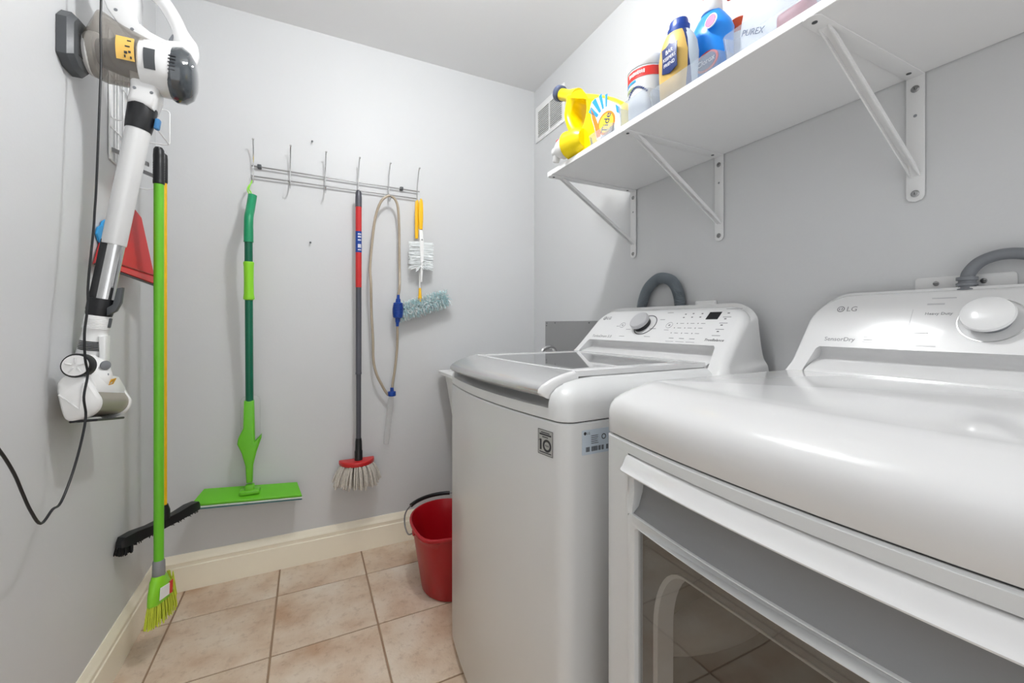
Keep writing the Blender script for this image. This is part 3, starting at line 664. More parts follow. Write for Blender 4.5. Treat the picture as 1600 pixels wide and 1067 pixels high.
# detergent jug lying on its side
jt = thing('detergent_jug', 'yellow detergent jug lying on its side at the far shelf end', 'jug', (0.84, 1.10, Z1))
JR = Matrix.Rotation(math.radians(0), 3, 'Z')
Uj = Vector((-0.16, 0.987, 0)).normalized(); Vj = Vector((0, 0, 1)); Wj = Uj.cross(Vj)   # u along +y, bending to the room; W = +x side
J0 = Vector((0.836, 0.935, 0))
def JP(y, z, wv=0.0): return J0+Uj*(y-0.935)+Vj*z+Wj*wv
outer = [(0.956, 1.650), (0.953, 1.71), (0.962, 1.745), (1.0, 1.779), (1.038, 1.804), (1.087, 1.831), (1.153, 1.8635), (1.190, 1.880), (1.208, 1.882), (1.216, 1.860), (1.2225, 1.835), (1.2225, 1.80), (1.213, 1.765), (1.1967, 1.735), (1.180, 1.70), (1.170, 1.650)]
outer = [(p.x, p.y) for p in cr([(y, z, 0) for y, z in outer], 3, True)]
hole = [(p.x, p.y) for p in cr([(1.1935, 1.812, 0), (1.182, 1.840, 0), (1.1655, 1.8476, 0), (1.137, 1.838, 0), (1.1208, 1.807, 0), (1.124, 1.77, 0), (1.1414, 1.738, 0), (1.165, 1.752, 0), (1.185, 1.782, 0)], 3, True)]
obj('jug_body', B().plate([[(y-0.935, z) for y, z in outer], [(y-0.935, z) for y, z in hole]], 0.12, J0, Uj, Vj, 0.020, 3), 'jugyellow', jt, ang=60)
ax = Uj
obj('spigot_collar', B().lathe([(0.030, -0.02), (0.043, 0.0), (0.045, 0.045), (0.047, 0.048), (0.047, 0.054), (0.043, 0.057), (0.036, 0.060), (0.02, 0.06)], JP(1.138, Z1+0.049, 0.004), ax, 28), 'jugyellow', jt)
sp = obj('spigot', B().lathe([(0.035, 0.0), (0.036, 0.014), (0.034, 0.030), (0.027, 0.044), (0.019, 0.056), (0.017, 0.070), (0.011, 0.073)], JP(1.196, Z1+0.049, 0.004), ax, 24), 'white', jt, label='white pouring spigot')
obj('nozzle', B().lathe([(0.014, 0.0), (0.012, 0.03), (0.009, 0.034), (0.006, 0.028)], JP(1.252, Z1+0.046, 0.004), (-0.05, 0.35, -1), 16), 'white', sp)
obj('spigot_button', B().lathe([(0.012, 0.0), (0.012, 0.008), (0.008, 0.010)], JP(1.242, Z1+0.076, 0.004), (0, 0.35, 1), 14), 'redprint', sp)
nd = (Uj*0.86+Vj*0.50).normalized()
obj('filler_neck', B().lathe([(0.030, 0.0), (0.024, 0.03), (0.020, 0.05), (0.020, 0.09)], JP(1.185, 1.868, 0.035), nd, 20), 'jugyellow', jt)
cp = obj('filler_cap', B().lathe([(0.020, 0), (0.026, 0.004), (0.027, 0.022), (0.024, 0.027), (0.01, 0.028)], JP(1.262, 1.915, 0.035), nd, 24), mat('slate_cap', '#4b5470', 0.4, var=0.04), jt, label='dark slate filler cap')
obj('cap_disc', B().lathe([(0.018, 0), (0.018, 0.0012)], JP(1.262, 1.915, 0.035)+nd*0.028, nd, 20), mat('pale_teal_print', '#bfe0dc', 0.4, var=0.02), cp)
obj('cap_dot', B().lathe([(0.010, 0), (0.010, 0.001)], JP(1.262, 1.915, 0.035)+nd*0.0292, nd, 16), 'navy', cp)
Ul, Wl = -Uj, -Wj      # seen from the room
def jlab(y, z): return ((0.935-y), z)
def jplate(pts, off): return B().plate([[jlab(y, z) for y, z in pts]], 0.0006, J0+Wl*off, Ul, Vj)
lab = obj('front_label', jplate([(1.091, 1.785), (1.084, 1.800), (1.060, 1.802), (1.03, 1.786), (0.985, 1.752), (0.968, 1.735), (0.966, 1.668), (1.062, 1.668), (1.074, 1.715), (1.085, 1.745)], 0.0004), 'labelwhite', jt)
b = B()
ctr = (1.023, 1.708)
for a0, a1, r1 in ((40, 50, 0.098), (56, 65, 0.106), (72, 79, 0.100), (87, 93, 0.088)):
    pts = [(ctr[0]+0.05*math.cos(math.radians(180-a)) * -1, ctr[1]+0.05*math.sin(math.radians(a))) for a in (a1, a0)]
    pts += [(ctr[0]+r1*math.cos(math.radians(a)), ctr[1]+r1*math.sin(math.radians(a))) for a in (a0, a1)]
    obj('label_ray', B().plate([[jlab(y, z) for y, z in pts]], 0.0006, J0+Wl*0.0011, Ul, Vj), 'labelblue', lab)
b.plate([[jlab(y, z) for y, z in ((0.987, 1.750), (0.971, 1.734), (0.970, 1.715), (0.982, 1.724))]], 0.0006, J0+Wl*0.0011, Ul, Vj)
obj('label_corner', b, 'labelblue', lab)
obj('label_swoosh', jplate([(1.088, 1.780), (1.082, 1.745), (1.070, 1.710), (1.062, 1.676), (1.046, 1.676), (1.056, 1.715), (1.070, 1.75)], 0.0011), 'labelorange', lab)
obj('label_disc', B().plate([[jlab(y, z) for y, z in circ(*ctr, 0.035, 28)]], 0.0006, J0+Wl*0.0014, Ul, Vj), 'labelorange', lab)
obj('label_disc_core', B().plate([[jlab(y, z) for y, z in circ(*ctr, 0.028, 28)]], 0.0006, J0+Wl*0.0019, Ul, Vj), mat('yellow_print', '#fce04a', 0.4, var=0.02), lab)
obj('label_text', B().text('Tide', 0.033, J0+Wl*0.0026+Ul*jlab(ctr[0], 0)[0]-Ul*0.000+Vj*(ctr[1]-0.032), (Ul*0.35+Vj*0.94), (Vj*0.35-Ul*0.94), 0.0005), 'navy', lab)
# white tub with red band
TX, TY, TS = 0.858, 0.886, 0.80
t = thing('stain_remover_tub', 'round white tub with a red band between the yellow jug and gold bottle', 'tub', (TX, TY, Z1))
TH = 0.825
ts = lambda pr: [(r*TS, h*TH) for r, h in pr]
Z2 = Z1+0.002
obj('tub_body', B().lathe(ts([(0.060, 0), (0.066, 0.006), (0.068, 0.17), (0.066, 0.172)]), (TX, TY, Z2), seg=48), 'labelgrey', t)
obj('lid', B().lathe(ts([(0.069, 0.172), (0.071, 0.176), (0.071, 0.196), (0.068, 0.206), (0.060, 0.211), (0.02, 0.213)]), (TX, TY, Z2), seg=48), 'labelgrey', t)
def band(name, a0, a1, z0, z1, m, par):
    N = 24; r = 0.0687*TS
    pts = [[(TX+rr*math.cos(a), TY+rr*math.sin(a), Z2+zz*TH) for a in [math.radians(a0+(a1-a0)*k/N) for k in range(N+1)]] for rr, zz in ((r-0.0006, z0), (r, z0), (r, z1), (r-0.0006, z1))]
    return obj(name, B().loft(pts, False, False, closed=False), m, par)
band('red_band', 0, 360, 0.136, 0.166, 'redprint', t)
b = B()
for k in range(10):
    a = math.radians(166+5.5*k)
    b.box((TX+0.0692*TS*math.cos(a), TY+0.0692*TS*math.sin(a), Z2+0.152*TH), (0.0008, 0.0034, 0.008 if k % 3 else 0.010), Matrix.Rotation(a, 3, 'Z'))
obj('band_lettering', b, 'labelwhite', t, kind='stuff')
band('blue_stripe', 140, 190, 0.125, 0.132, 'labelblue', t)
band('green_stripe', 140, 185, 0.104, 0.113, mat('olive_print', '#9fae7a', 0.4, var=0.03), t)
b = B()
for k in range(14):
    a = math.radians(158+5*k); z = 0.085+0.022*math.sin(math.pi*k/13)
    b.box((TX+0.0688*TS*math.cos(a), TY+0.0688*TS*math.sin(a), Z2+z*TH), (0.0008, 0.0054, 0.0045), Matrix.Rotation(a, 3, 'Z'))
obj('arc_print', b, 'navy', t, kind='stuff')
# oval bottles
def oval(name, prof, cx, cy, m, par, ang=0.0, sy=0.55, **k):
    return obj(name, B().lathe(prof, (cx, cy, Z1), seg=64, sy=sy, ref=(math.cos(ang), math.sin(ang), 0)), m, par, **k)
GX, GY = 0.846, 0.767
t = thing('cleanser_bottle', 'gold and white squeeze bottle with a blue cap', 'bottle', (GX, GY, Z1))
ga = math.radians(100)
KZ = 0.765
kz = lambda pr: [(r*0.92, h*KZ+0.002) for r, h in pr]
oval('bottle_body', kz([(0.045, 0), (0.050, 0.006), (0.052, 0.06), (0.055, 0.12), (0.056, 0.15), (0.052, 0.185), (0.044, 0.210), (0.034, 0.228), (0.028, 0.236)]), GX, GY, 'bluesticker', t, ga, 0.62)
gu = Vector((math.cos(ga), math.sin(ga), 0))
oval('shell_outline', kz([(0.044, 0.02), (0.0495, 0.03), (0.0515, 0.10), (0.0525, 0.15), (0.0485, 0.185), (0.040, 0.212), (0.031, 0.230)]), GX-0.0045, GY+0.0005, 'navy', t, ga, 0.62)
oval('front_shell', kz([(0.040, 0.02), (0.0465, 0.03), (0.049, 0.10), (0.050, 0.15), (0.0455, 0.185), (0.037, 0.212), (0.028, 0.230)]), GX-0.0085, GY+0.001, 'gold', t, ga, 0.62)
cap = oval('cap', kz([(0.030, 0.232), (0.031, 0.250), (0.027, 0.252), (0.026, 0.268), (0.024, 0.274), (0.01, 0.276)]), GX, GY, 'blue', t, ga, 0.75)
wn = Vector((-1, 0.02, 0)).normalized(); Ub = Vector((0.0, -1, 0))
o = Vector((GX-0.0372, GY-0.006, Z1+0.106))
pts = [(-0.024, -0.030), (-0.013, -0.034), (0.0, -0.038), (0.013, -0.034), (0.024, -0.030), (0.0225, 0.0), (0.024, 0.030), (0.011, 0.031), (0.0, 0.038), (-0.011, 0.031), (-0.024, 0.030), (-0.0225, 0.0)]
bl = obj('badge', B().plate([pts], 0.002, o, Ub, (0, 0, 1), 0.0005), 'navy', t)
b = B()
for s_, z in (('BAR', 0.012), ('KEEPERS', -0.003), ('FRIEND', -0.018)):
    b.text(s_, 0.0122 if len(s_) > 3 else 0.015, o+Vector((-0.0022, 0, z)), Ub, (0, 0, 1), 0.0005, 'CENTER', sx=0.86)
obj('badge_text', b, 'labelwhite', bl)
# blue cleaner bottle with a red and white trigger head
CX, CY = 0.935, 0.742
t = thing('cleaner_bottle', 'bright blue cleaner bottle with a white and red head', 'bottle', (CX, CY, Z1))
ca = math.radians(95)
oval('bottle_body', [(0.050, 0), (0.055, 0.006), (0.055, 0.17), (0.057, 0.185), (0.050, 0.205), (0.036, 0.228), (0.024, 0.244), (0.02, 0.25)], CX, CY, 'skyblue', t, ca, 0.7)
obj('neck_collar', B().lathe([(0.024, 0.240), (0.027, 0.246), (0.026, 0.272), (0.022, 0.276)], (CX, CY, Z1), seg=24), 'white', t)
obj('trigger_head', B().loft([[(CX+r*math.cos(a), CY-0.004*k+r*math.sin(a), Z1+h) for a in [2*PI*i/20 for i in range(20)]] for k, (r, h) in enumerate(((0.021, 0.274), (0.023, 0.284), (0.026, 0.305), (0.022, 0.325), (0.012, 0.332)))]), 'redprint', t)
obj('trigger', B().tube(cr([(CX+0.01, CY-0.03, Z1+0.305), (CX+0.01, CY-0.040, Z1+0.280), (CX+0.01, CY-0.044, Z1+0.255)], 4), 0.006, 8), 'redprint', t)
o = Vector((CX-0.0405, CY-0.032, Z1+0.192))
rl = obj('round_badge', B().plate([circ(0, 0, 0.017, 24)], 0.003, o, Ub, (0.12, 0, 1)), 'labelwhite', t)
obj('badge_core', B().plate([circ(0, 0, 0.0145, 24)], 0.001, o+Vector((-0.003, 0, 0)), Ub, (0.12, 0, 1)), 'pinkprint', rl)
o = Vector((CX-0.0410, CY-0.02, Z1+0.098))
rl = obj('front_label', B().plate([circ(0, 0, 0.033, 28, 0.024)], 0.003, o, Ub, (0, 0, 1)), 'redprint', t)
obj('label_core', B().plate([circ(0, 0, 0.028, 28, 0.019)], 0.001, o+Vector((-0.003, 0, 0)), Ub, (0, 0, 1)), 'navy', rl)
obj('label_text', B().text('Clorox', 0.019, o+Vector((-0.0045, 0, -0.006)), Ub, (0, 0, 1), 0.0006, 'CENTER', sx=0.9), 'labelwhite', rl)
# small blue-capped bottle between
BX, BY = 0.985, 0.815
t = thing('small_bottle', 'small white bottle with a blue cap behind the gold bottle', 'bottle', (BX, BY, Z1))
obj('bottle_body', B().lathe([(0.028, 0), (0.031, 0.005), (0.031, 0.165), (0.026, 0.185), (0.016, 0.195)], (BX, BY, Z1), seg=24), 'labelwhite', t)
obj('cap', B().lathe([(0.019, 0.192), (0.020, 0.196), (0.020, 0.222), (0.017, 0.226), (0.004, 0.227)], (BX, BY, Z1), seg=20), 'blue', t)
# white squeeze bottle with an orange band
OX, OY = 1.02, 0.722
t = thing('squeeze_bottle', 'white bottle with an orange top behind the blue cleaner bottle', 'bottle', (OX, OY, Z1))
obj('bottle_body', B().lathe([(0.034, 0), (0.038, 0.005), (0.038, 0.15), (0.034, 0.18), (0.029, 0.20)], (OX, OY, Z1), seg=28), 'white', t)
obj('cap', B().lathe([(0.031, 0.198), (0.032, 0.202), (0.031, 0.232), (0.026, 0.237), (0.004, 0.239)], (OX, OY, Z1), seg=24), 'orange', t)
# white jug behind the nearest tray
PXx, PYy = 0.925, 0.540
t = thing('softener_jug', 'large off-white jug behind the nearest tray', 'jug', (PXx, PYy, Z1))
obj('jug_body', B().plate([[(p.x, p.y) for p in cr([(-0.085, 0.0, 0), (-0.088, 0.10, 0), (-0.07, 0.17, 0), (-0.03, 0.215, 0), (0.0, 0.235, 0), (0.03, 0.235, 0), (0.065, 0.20, 0), (0.085, 0.12, 0), (0.085, 0.0, 0)], 3)]], 0.10, (PXx+0.05, PYy, Z1), Ub, (0, 0, 1), 0.018, 3), 'joggrey', t, ang=60)
obj('cap', B().lathe([(0.024, 0.228), (0.027, 0.234), (0.026, 0.266), (0.01, 0.268)], (PXx, PYy-0.015, Z1), seg=22), 'white', t)
obj('lettering', B().text('PUREX', 0.0165, (0.7962, 0.562, 1.681), (0, -0.915, -0.40), (0, -0.40, 0.915), 0.0004), mat('slate_print', '#5d6a86', 0.5, var=0.02), near_tray)
t = thing('sponge', 'pink sponge lying inside the nearest clear tray', 'sponge', (0.824, 0.485, Z1))
obj('foam', B().box((0.824, 0.470, Z1+0.022), (0.030, 0.062, 0.036), None, 0.008, 3), 'pink', t)
t = thing('white_bottle', 'white bottle with a blue cap at the near end of the shelf', 'bottle', (0.93, 0.375, Z1))
obj('bottle_body', B().lathe([(0.036, 0), (0.04, 0.005), (0.041, 0.15), (0.036, 0.18), (0.022, 0.2)], (0.93, 0.375, Z1), seg=28), 'white', t)
obj('cap', B().lathe([(0.024, 0.198), (0.025, 0.202), (0.024, 0.232), (0.005, 0.235)], (0.93, 0.375, Z1), seg=22), 'skyblue', t)

# ------------------------------------------------------------------ hook rack on the back wall
t = thing('hook_rack', 'chrome wire rack of six double hooks on the back wall', 'hook rack', (0.145, YB, 1.75))
YBR = 2.121
obj('rail', B().tube([(-0.219, YBR, 1.7775), (0.512, YBR, 1.7655)], 0.0030, 10), 'steel', t)
obj('rail', B().tube([(-0.219, YBR, 1.7335), (0.495, YBR, 1.7285)], 0.0030, 10), 'steel', t)
for x, z in ((-0.190, 1.777), (0.422, 1.767)):
    obj('wall_clip', B().box((x, (YBR+YB)/2, z+0.003), (0.016, YB-YBR+0.010, 0.016), None, 0.003), 'darkgrey', t)
HX = [-0.212, -0.0708, 0.0722, 0.2165, 0.3575, 0.4985]
for k, x in enumerate(HX):
    dz = -0.0016*k
    pth = cr([(x+0.003, 2.076, 1.876+dz), (x+0.002, 2.086, 1.872+dz), (x+0.001, 2.106, 1.83+dz), (x, 2.115, 1.785+dz), (x, 2.116, 1.735+dz), (x, 2.112, 1.712+dz), (x, 2.098, 1.696+dz), (x, 2.076, 1.695+dz), (x, 2.060, 1.704+dz), (x, 2.054, 1.718+dz)], 5)
    h = obj('hook', B().tube(pth, 0.0026, 8), 'chrome', t)
    bb = B(); bmesh.ops.create_icosphere(bb.bm, subdivisions=2, radius=0.0048); bmesh.ops.translate(bb.bm, vec=(x+0.003, 2.075, 1.876+dz), verts=bb.bm.verts[:])
    obj('hook_tip', bb, 'chrome', h)
for x, z, lb in ((0.0183, 1.9293, 'small nail in the back wall above the hook rack'), (0.0105, 1.4648, 'small nail in the back wall between the mops')):
    tag(obj('nail', B().lathe([(0.0015, 0), (0.0015, 0.012), (0.0045, 0.013), (0.004, 0.0155), (0.001, 0.016)], (x, YB-0.0005, z), (0, -1, 0), 12), 'darkgrey'), lb, 'nail', 'nails in the back wall')

# ------------------------------------------------------------------ green flat spray mop
t = thing('spray_mop', 'green spray mop with a flat lime head hanging from the first hook', 'mop', (-0.215, 2.07, 0.33))
obj('hanging_cord', B().tube(cr([(-0.212, 2.066, 1.69), (-0.222, 2.06, 1.672), (-0.227, 2.055, 1.655), (-0.221, 2.055, 1.638), (-0.213, 2.056, 1.63), (-0.215, 2.058, 1.645), (-0.222, 2.060, 1.66), (-0.214, 2.064, 1.69), (-0.211, 2.068, 1.70)], 4), 0.0025, 8), 'lime2', t)
obj('grip', B().tube(cr([(-0.2085, 2.056, 1.635), (-0.2095, 2.052, 1.622), (-0.2130, 2.020, 1.565), (-0.2152, 1.993, 1.526), (-0.2155, 1.986, 1.484), (-0.2155, 1.986, 1.423)], 5), [0.010]+[0.0165]*20+[0.017]*4+[0.0175], 16), 'green', t, ang=60)
obj('pole', B().tube([(-0.2155, 1.986, 1.435), (-0.2195, 2.056, 0.75)], 0.0145, 18), 'dgreen', t)
obj('collar', B().lathe([(0.0165, 0), (0.0195, 0.006), (0.018, 0.02), (0.0172, 0.08), (0.018, 0.13), (0.0205, 0.152), (0.0165, 0.156)], (-0.2159, 1.9947, 1.346), (-0.006, 0.102, -1), 20), 'lime2', t)
yk = [(-0.238, 0.772), (-0.2405, 0.66), (-0.2585, 0.62), (-0.262, 0.595), (-0.246, 0.555), (-0.233, 0.50), (-0.230, 0.43), (-0.208, 0.43), (-0.206, 0.50), (-0.194, 0.555), (-0.176, 0.612), (-0.176, 0.628), (-0.200, 0.60), (-0.2005, 0.66), (-0.203, 0.772)]
obj('lower_neck', B().plate([[(x, z) for x, z in yk]], 0.036, (0, 2.074, 0), (1, 0, 0), (0, 0, 1), 0.007, 2), 'lime', t, ang=60)
obj('water_bottle', B().plate([rrect(-0.254, 0.585, -0.184, 0.785, 0.02)], 0.05, (0, 2.110, 0), (1, 0, 0), (0, 0, 1), 0.012, 2), 'cleartube', t, label='clear water bottle', ang=60)
obj('swivel', B().box((-0.2185, 2.058, 0.405), (0.034, 0.034, 0.034), None, 0.008, 2), 'lime', t)
hd = [Vector((-0.4145, 2.025, 0.3735)), Vector((-0.0235, 2.025, 0.3425)), Vector((-0.044, 2.112, 0.366)), Vector((-0.386, 2.112, 0.402))]
U = (hd[1]-hd[0]).normalized(); Vv = (hd[3]-hd[0]); Vv = (Vv-U*Vv.dot(U)).normalized()
def q2(p): d = p-hd[0]; return (d.dot(U), d.dot(Vv))
hh = [q2(p) for p in hd]
def inset2(pp, r):
    c = (sum(p[0] for p in pp)/4, sum(p[1] for p in pp)/4); return [(c[0]+(p[0]-c[0])*(1+r/0.2), c[1]+(p[1]-c[1])*(1+r/0.05)) for p in pp]
obj('mop_head', B().plate([hh], 0.012, hd[0], U, Vv, 0.004, 2), 'lime', t)
obj('head_boss', B().box((-0.2185, 2.062, 0.390), (0.075, 0.05, 0.02), None, 0.008, 2), 'lime', t)
Wn = U.cross(Vv)
obj('pad_rim', B().plate([inset2(hh, 0.004)], 0.005, hd[0]-Wn*0.005, U, Vv, 0.002, 2), 'padwhite', t)
obj('microfibre_pad', B().plate([inset2(hh, 0.002)], 0.010, hd[0]-Wn*0.015, U, Vv, 0.004, 2), 'pad', t)

# ------------------------------------------------------------------ red string mop
RX = 0.2124; RY = 2.062
t = thing('string_mop', 'red and grey mop with white strands hanging from the fourth hook', 'mop', (RX, RY, 0.34))
obj('pole_cap', B().lathe([(0.003, 1.716), (0.009, 1.713), (0.0135, 1.702), (0.0145, 1.68), (0.0145, 1.636)], (RX, RY, 0), seg=18), 'pole', t)
obj('upper_pole', B().lathe([(0.0135, 1.637), (0.0135, 1.262)], (RX, RY, 0), seg=18), 'red', t)
sl = obj('sleeve_label', B().lathe([(0.0139, 1.522), (0.0139, 1.424)], (RX, RY, 0), seg=24), 'blue', t)
b = B()
for z0, z1 in ((1.505, 1.512), (1.492, 1.500), (1.478, 1.484), (1.445, 1.462), (1.433, 1.438)):
    for k in range(3):
        a = math.radians(-100+22*k); b.box((RX+0.0141*math.cos(a), RY+0.0141*math.sin(a), (z0+z1)/2), (0.0006, 0.0035, z1-z0), Matrix.Rotation(a, 3, 'Z'))
obj('label_print', b, 'labelwhite', sl, kind='stuff')
obj('lower_pole', B().lathe([(0.0128, 1.263), (0.0128, 0.868), (0.0138, 0.866), (0.0138, 0.858), (0.0112, 0.856), (0.0112, 0.535)], (RX, RY, 0), seg=18), 'pole', t)
obj('socket', B().lathe([(0.0125, 0.56), (0.0145, 0.545), (0.0155, 0.505), (0.0175, 0.50), (0.0175, 0.46), (0.0185, 0.44)], (RX, RY, 0), seg=18), 'black', t)
dsh = [(0.128-0.006*math.sin(PI*k/1), 2.105) for k in (0,)]
arc = [(0.2075+0.0785*math.cos(a), 2.098-0.085*math.sin(a)) for a in [PI*k/16 for k in range(17)]]
obj('mop_plate', B().plate([[(x, y) for x, y in arc]], 0.022, (0, 0, 0.437), (1, 0, 0), (0, 1, 0), 0.006, 2), 'red', t)
b = B()
for k in range(200):
    a = random.uniform(0.02, PI-0.02); rr = random.uniform(0.35, 0.98)
    x0, y0 = 0.2075+0.074*rr*math.cos(a), 2.095-0.08*rr*math.sin(a)
    fl = 0.038*rr; x1, y1 = x0+fl*math.cos(a)+random.uniform(-.004, .004), y0-fl*0.7*math.sin(a)+random.uniform(-.004, .004)
    z1 = 0.345+0.012*(1-math.sin(a))+random.uniform(-0.012, 0.012)
    b.tube(cr([(x0, y0, 0.44), ((x0*0.4+x1*0.6), (y0*0.4+y1*0.6), 0.405), (x1, min(y1, 2.11), z1)], 3), [0.0038]*6+[0.0034], 6)
obj('strands', b, 'strand', t, kind='stuff', ang=80)

# ------------------------------------------------------------------ siphon hose on the fifth hook
t = thing('siphon_hose', 'beige siphon hose with a blue squeeze bulb hanging from the fifth hook', 'hose', (0.34, 2.08, 0.5))
YH = 2.075
pts = [(0.365, 0.78), (0.346, 0.760), (0.322, 0.795), (0.296, 0.850), (0.281, 0.92), (0.279, 1.02), (0.272, 1.15), (0.266, 1.28), (0.266, 1.36), (0.275, 1.48), (0.290, 1.60), (0.312, 1.672), (0.340, 1.704), (0.360, 1.708), (0.380, 1.695), (0.394, 1.655), (0.402, 1.56), (0.403, 1.45), (0.404, 1.36), (0.398, 1.27), (0.3920, 1.228)]
def hosey(z): return 2.068 if z > 1.6 else (2.052 if z < 1.3 and z > 1.21 else 2.082)
obj('tube', B().tube(cr([(x, hosey(z), z) for x, z in pts[2:]], 5), 0.0062, 12), 'hose', t, ang=60)
obj('tube', B().tube(cr([(0.389, 2.058, 1.085), (0.391, 2.068, 1.03), (0.392, 2.085, 0.96), (0.384, 2.088, 0.88), (0.372, 2.088, 0.80), (0.370, 2.088, 0.77)], 5), 0.0062, 12), 'hose', t, ang=60)
obj('tube', B().tube(cr([(0.322, 2.088, 0.795), (0.335, 2.09, 0.770), (0.352, 2.092, 0.745)], 4), 0.0062, 12), 'hose', t, ang=60)
pr = [(0.0065, 0.0), (0.0075, 0.018), (0.0105, 0.02), (0.0125, 0.036), (0.017, 0.037)]
for k in range(9):
    zz = 0.040+0.0078*k; rr = 0.0215+0.0045*math.sin(PI*(k+0.5)/9); pr += [(rr, zz), (rr, zz+0.005), (rr-0.0022, zz+0.0055), (rr-0.0022, zz+0.0072)]
pr += [(0.017, 0.112), (0.012, 0.113), (0.0105, 0.132), (0.008, 0.134), (0.0068, 0.152)]
obj('squeeze_bulb', B().lathe(pr, (0.392, 2.050, 1.232), (-0.02, 0.05, -1), 24), 'blue', t)
obj('connector', B().lathe([(0.008, 0.03), (0.009, 0.012), (0.018, 0.011), (0.019, 0.008), (0.019, -0.008), (0.017, -0.011), (0.010, -0.013)], (0.368, 2.085, 0.752), (0, 0, 1), 20), 'blue', t)
obj('clear_intake', B().lathe([(0.010, 0.0), (0.0135, 0.02), (0.0145, 0.20), (0.012, 0.235), (0.004, 0.238)], (0.366, 2.092, 0.742), (-0.10, 0.03, -1), 18), 'cleartube', t, label='clear plastic intake tube')

# ------------------------------------------------------------------ two dusters on the sixth hook
def fluff(b, n, p0, p1, rad, ln, wd, flat=0.6, seedv=1):
    rnd = random.Random(seedv); p0, p1 = Vector(p0), Vector(p1); ax = (p1-p0).normalized()
    s1 = ax.cross(Vector((0, 1, 0))).normalized(); s2 = ax.cross(s1)
    for _ in range(n):
        p = p0.lerp(p1, rnd.random()); a = rnd.uniform(0, 2*PI)
        d = (s1*math.cos(a)+s2*math.sin(a)*flat+ax*rnd.uniform(-0.35, 0.35)).normalized()
        l = ln*rnd.uniform(0.65, 1.1); side = d.cross(Vector((rnd.uniform(-1, 1), rnd.uniform(-1, 1), rnd.uniform(-1, 1)))).normalized()*wd
        q = p+d*rad; m = q+d*l*0.6+Vector((0, 0, -0.002)); e = q+d*l+Vector((rnd.uniform(-.004, .004), 0, -0.006))
        b.bm.faces.new([b.bm.verts.new(v) for v in (q-side*0.5, q+side*0.5, m+side, m-side)])
        b.bm.faces.new([b.bm.verts.new(v) for v in (m-side, m+side, e+side*0.7, e-side*0.7)])
    return b
t = thing('feather_duster', 'folding duster with a white fluff pad and yellow handle on the sixth hook', 'duster', (0.49, 2.07, 1.3))
obj('handle', B().plate([[(p.x, p.y) for p in cr([(0.478, 1.515, 0), (0.478, 1.68, 0), (0.486, 1.705, 0), (0.496, 1.70, 0), (0.496, 1.60, 0), (0.493, 1.515, 0)], 3)]], 0.009, (0, 2.080, 0), (1, 0, 0), (0, 0, 1), 0.003, 2), 'yellow', t)
obj('handle', B().plate([[(p.x, p.y) for p in cr([(0.4935, 1.56, 0), (0.490, 1.64, 0), (0.495, 1.70, 0), (0.505, 1.712, 0), (0.513, 1.69, 0), (0.514, 1.62, 0), (0.511, 1.56, 0)], 3)]], 0.010, (0, 2.062, 0), (1, 0, 0), (0, 0, 1), 0.003, 2), 'yellow', t)
obj('white_stem', B().plate([[(0.494, 1.57), (0.511, 1.57), (0.519, 1.50), (0.516, 1.38), (0.511, 1.30), (0.502, 1.30), (0.503, 1.38), (0.498, 1.50)]], 0.007, (0, 2.066, 0), (1, 0, 0), (0, 0, 1), 0.002, 2), 'white', t)
b = B(); rnd_ = random.Random(3)
for k in range(420):
    z = 1.500-0.122*rnd_.random(); sg = rnd_.choice((-1, 1)); y0 = 2.072+rnd_.uniform(-0.012, 0.012); ln_ = rnd_.uniform(0.046, 0.062); dz = -0.002-0.018*max(0, (1.44-z)/0.06)*rnd_.random()
    h_ = rnd_.uniform(0.0012, 0.0022); xc_ = 0.508
    P_ = [Vector((xc_+sg*f*ln_, y0+f*rnd_.uniform(-0.006, 0.006), z+dz*f+rnd_.uniform(-0.002, 0.002)*f)) for f in (0.05, 0.55, 1.0)]
    for u_, v_ in zip(P_, P_[1:]): b.quad(u_-Vector((0, 0, h_)), v_-Vector((0, 0, h_)), v_+Vector((0, 0, h_)), u_+Vector((0, 0, h_)))
obj('fluff_pad', b, 'fluffw', t, kind='stuff')
obj('pivot', B().lathe([(0.004, 0), (0.004, 0.002), (0.001, 0.003)], (0.509, 2.059, 1.51), (0, -1, 0), 12), 'steel', t)
b = B(); fluff(b, 60, (0.508, 2.07, 1.395), (0.508, 2.07, 1.37), 0.003, 0.030, 0.003, 0.5, 5)
obj('fluff_tail', b, 'fluffw', t, kind='stuff')
t = thing('feather_duster', 'duster with a pale blue fluff head hanging crosswise below the white one', 'duster', (0.51, 2.08, 1.2))
obj('handle_tip', B().lathe([(0.004, 0), (0.006, 0.004), (0.0075, 0.03), (0.0095, 0.05), (0.0085, 0.07)], (0.5045, 2.083, 1.272), (0, -0.05, -1), 14), 'yellow', t)
obj('stem', B().tube([(0.5035, 2.094, 1.62), (0.5045, 2.088, 1.40), (0.5045, 2.083, 1.262)], 0.0045, 10), 'white', t)
obj('head_fork', B().tube(cr([(0.385, 2.085, 1.140), (0.45, 2.08, 1.163), (0.505, 2.078, 1.182), (0.57, 2.08, 1.203), (0.64, 2.085, 1.223)], 4), 0.003, 8), 'white', t)
b = B(); fluff(b, 1300, (0.400, 2.092, 1.150), (0.640, 2.088, 1.228), 0.004, 0.036, 0.0020, 0.6, 9); fluff(b, 900, (0.395, 2.092, 1.149), (0.645, 2.088, 1.230), 0.004, 0.045, 0.0016, 0.6, 10); fluff(b, 500, (0.400, 2.074, 1.150), (0.64, 2.070, 1.226), 0.0, 0.026, 0.0018, 0.3, 12)
obj('fluff_head', b, 'fluffb', t, kind='stuff')
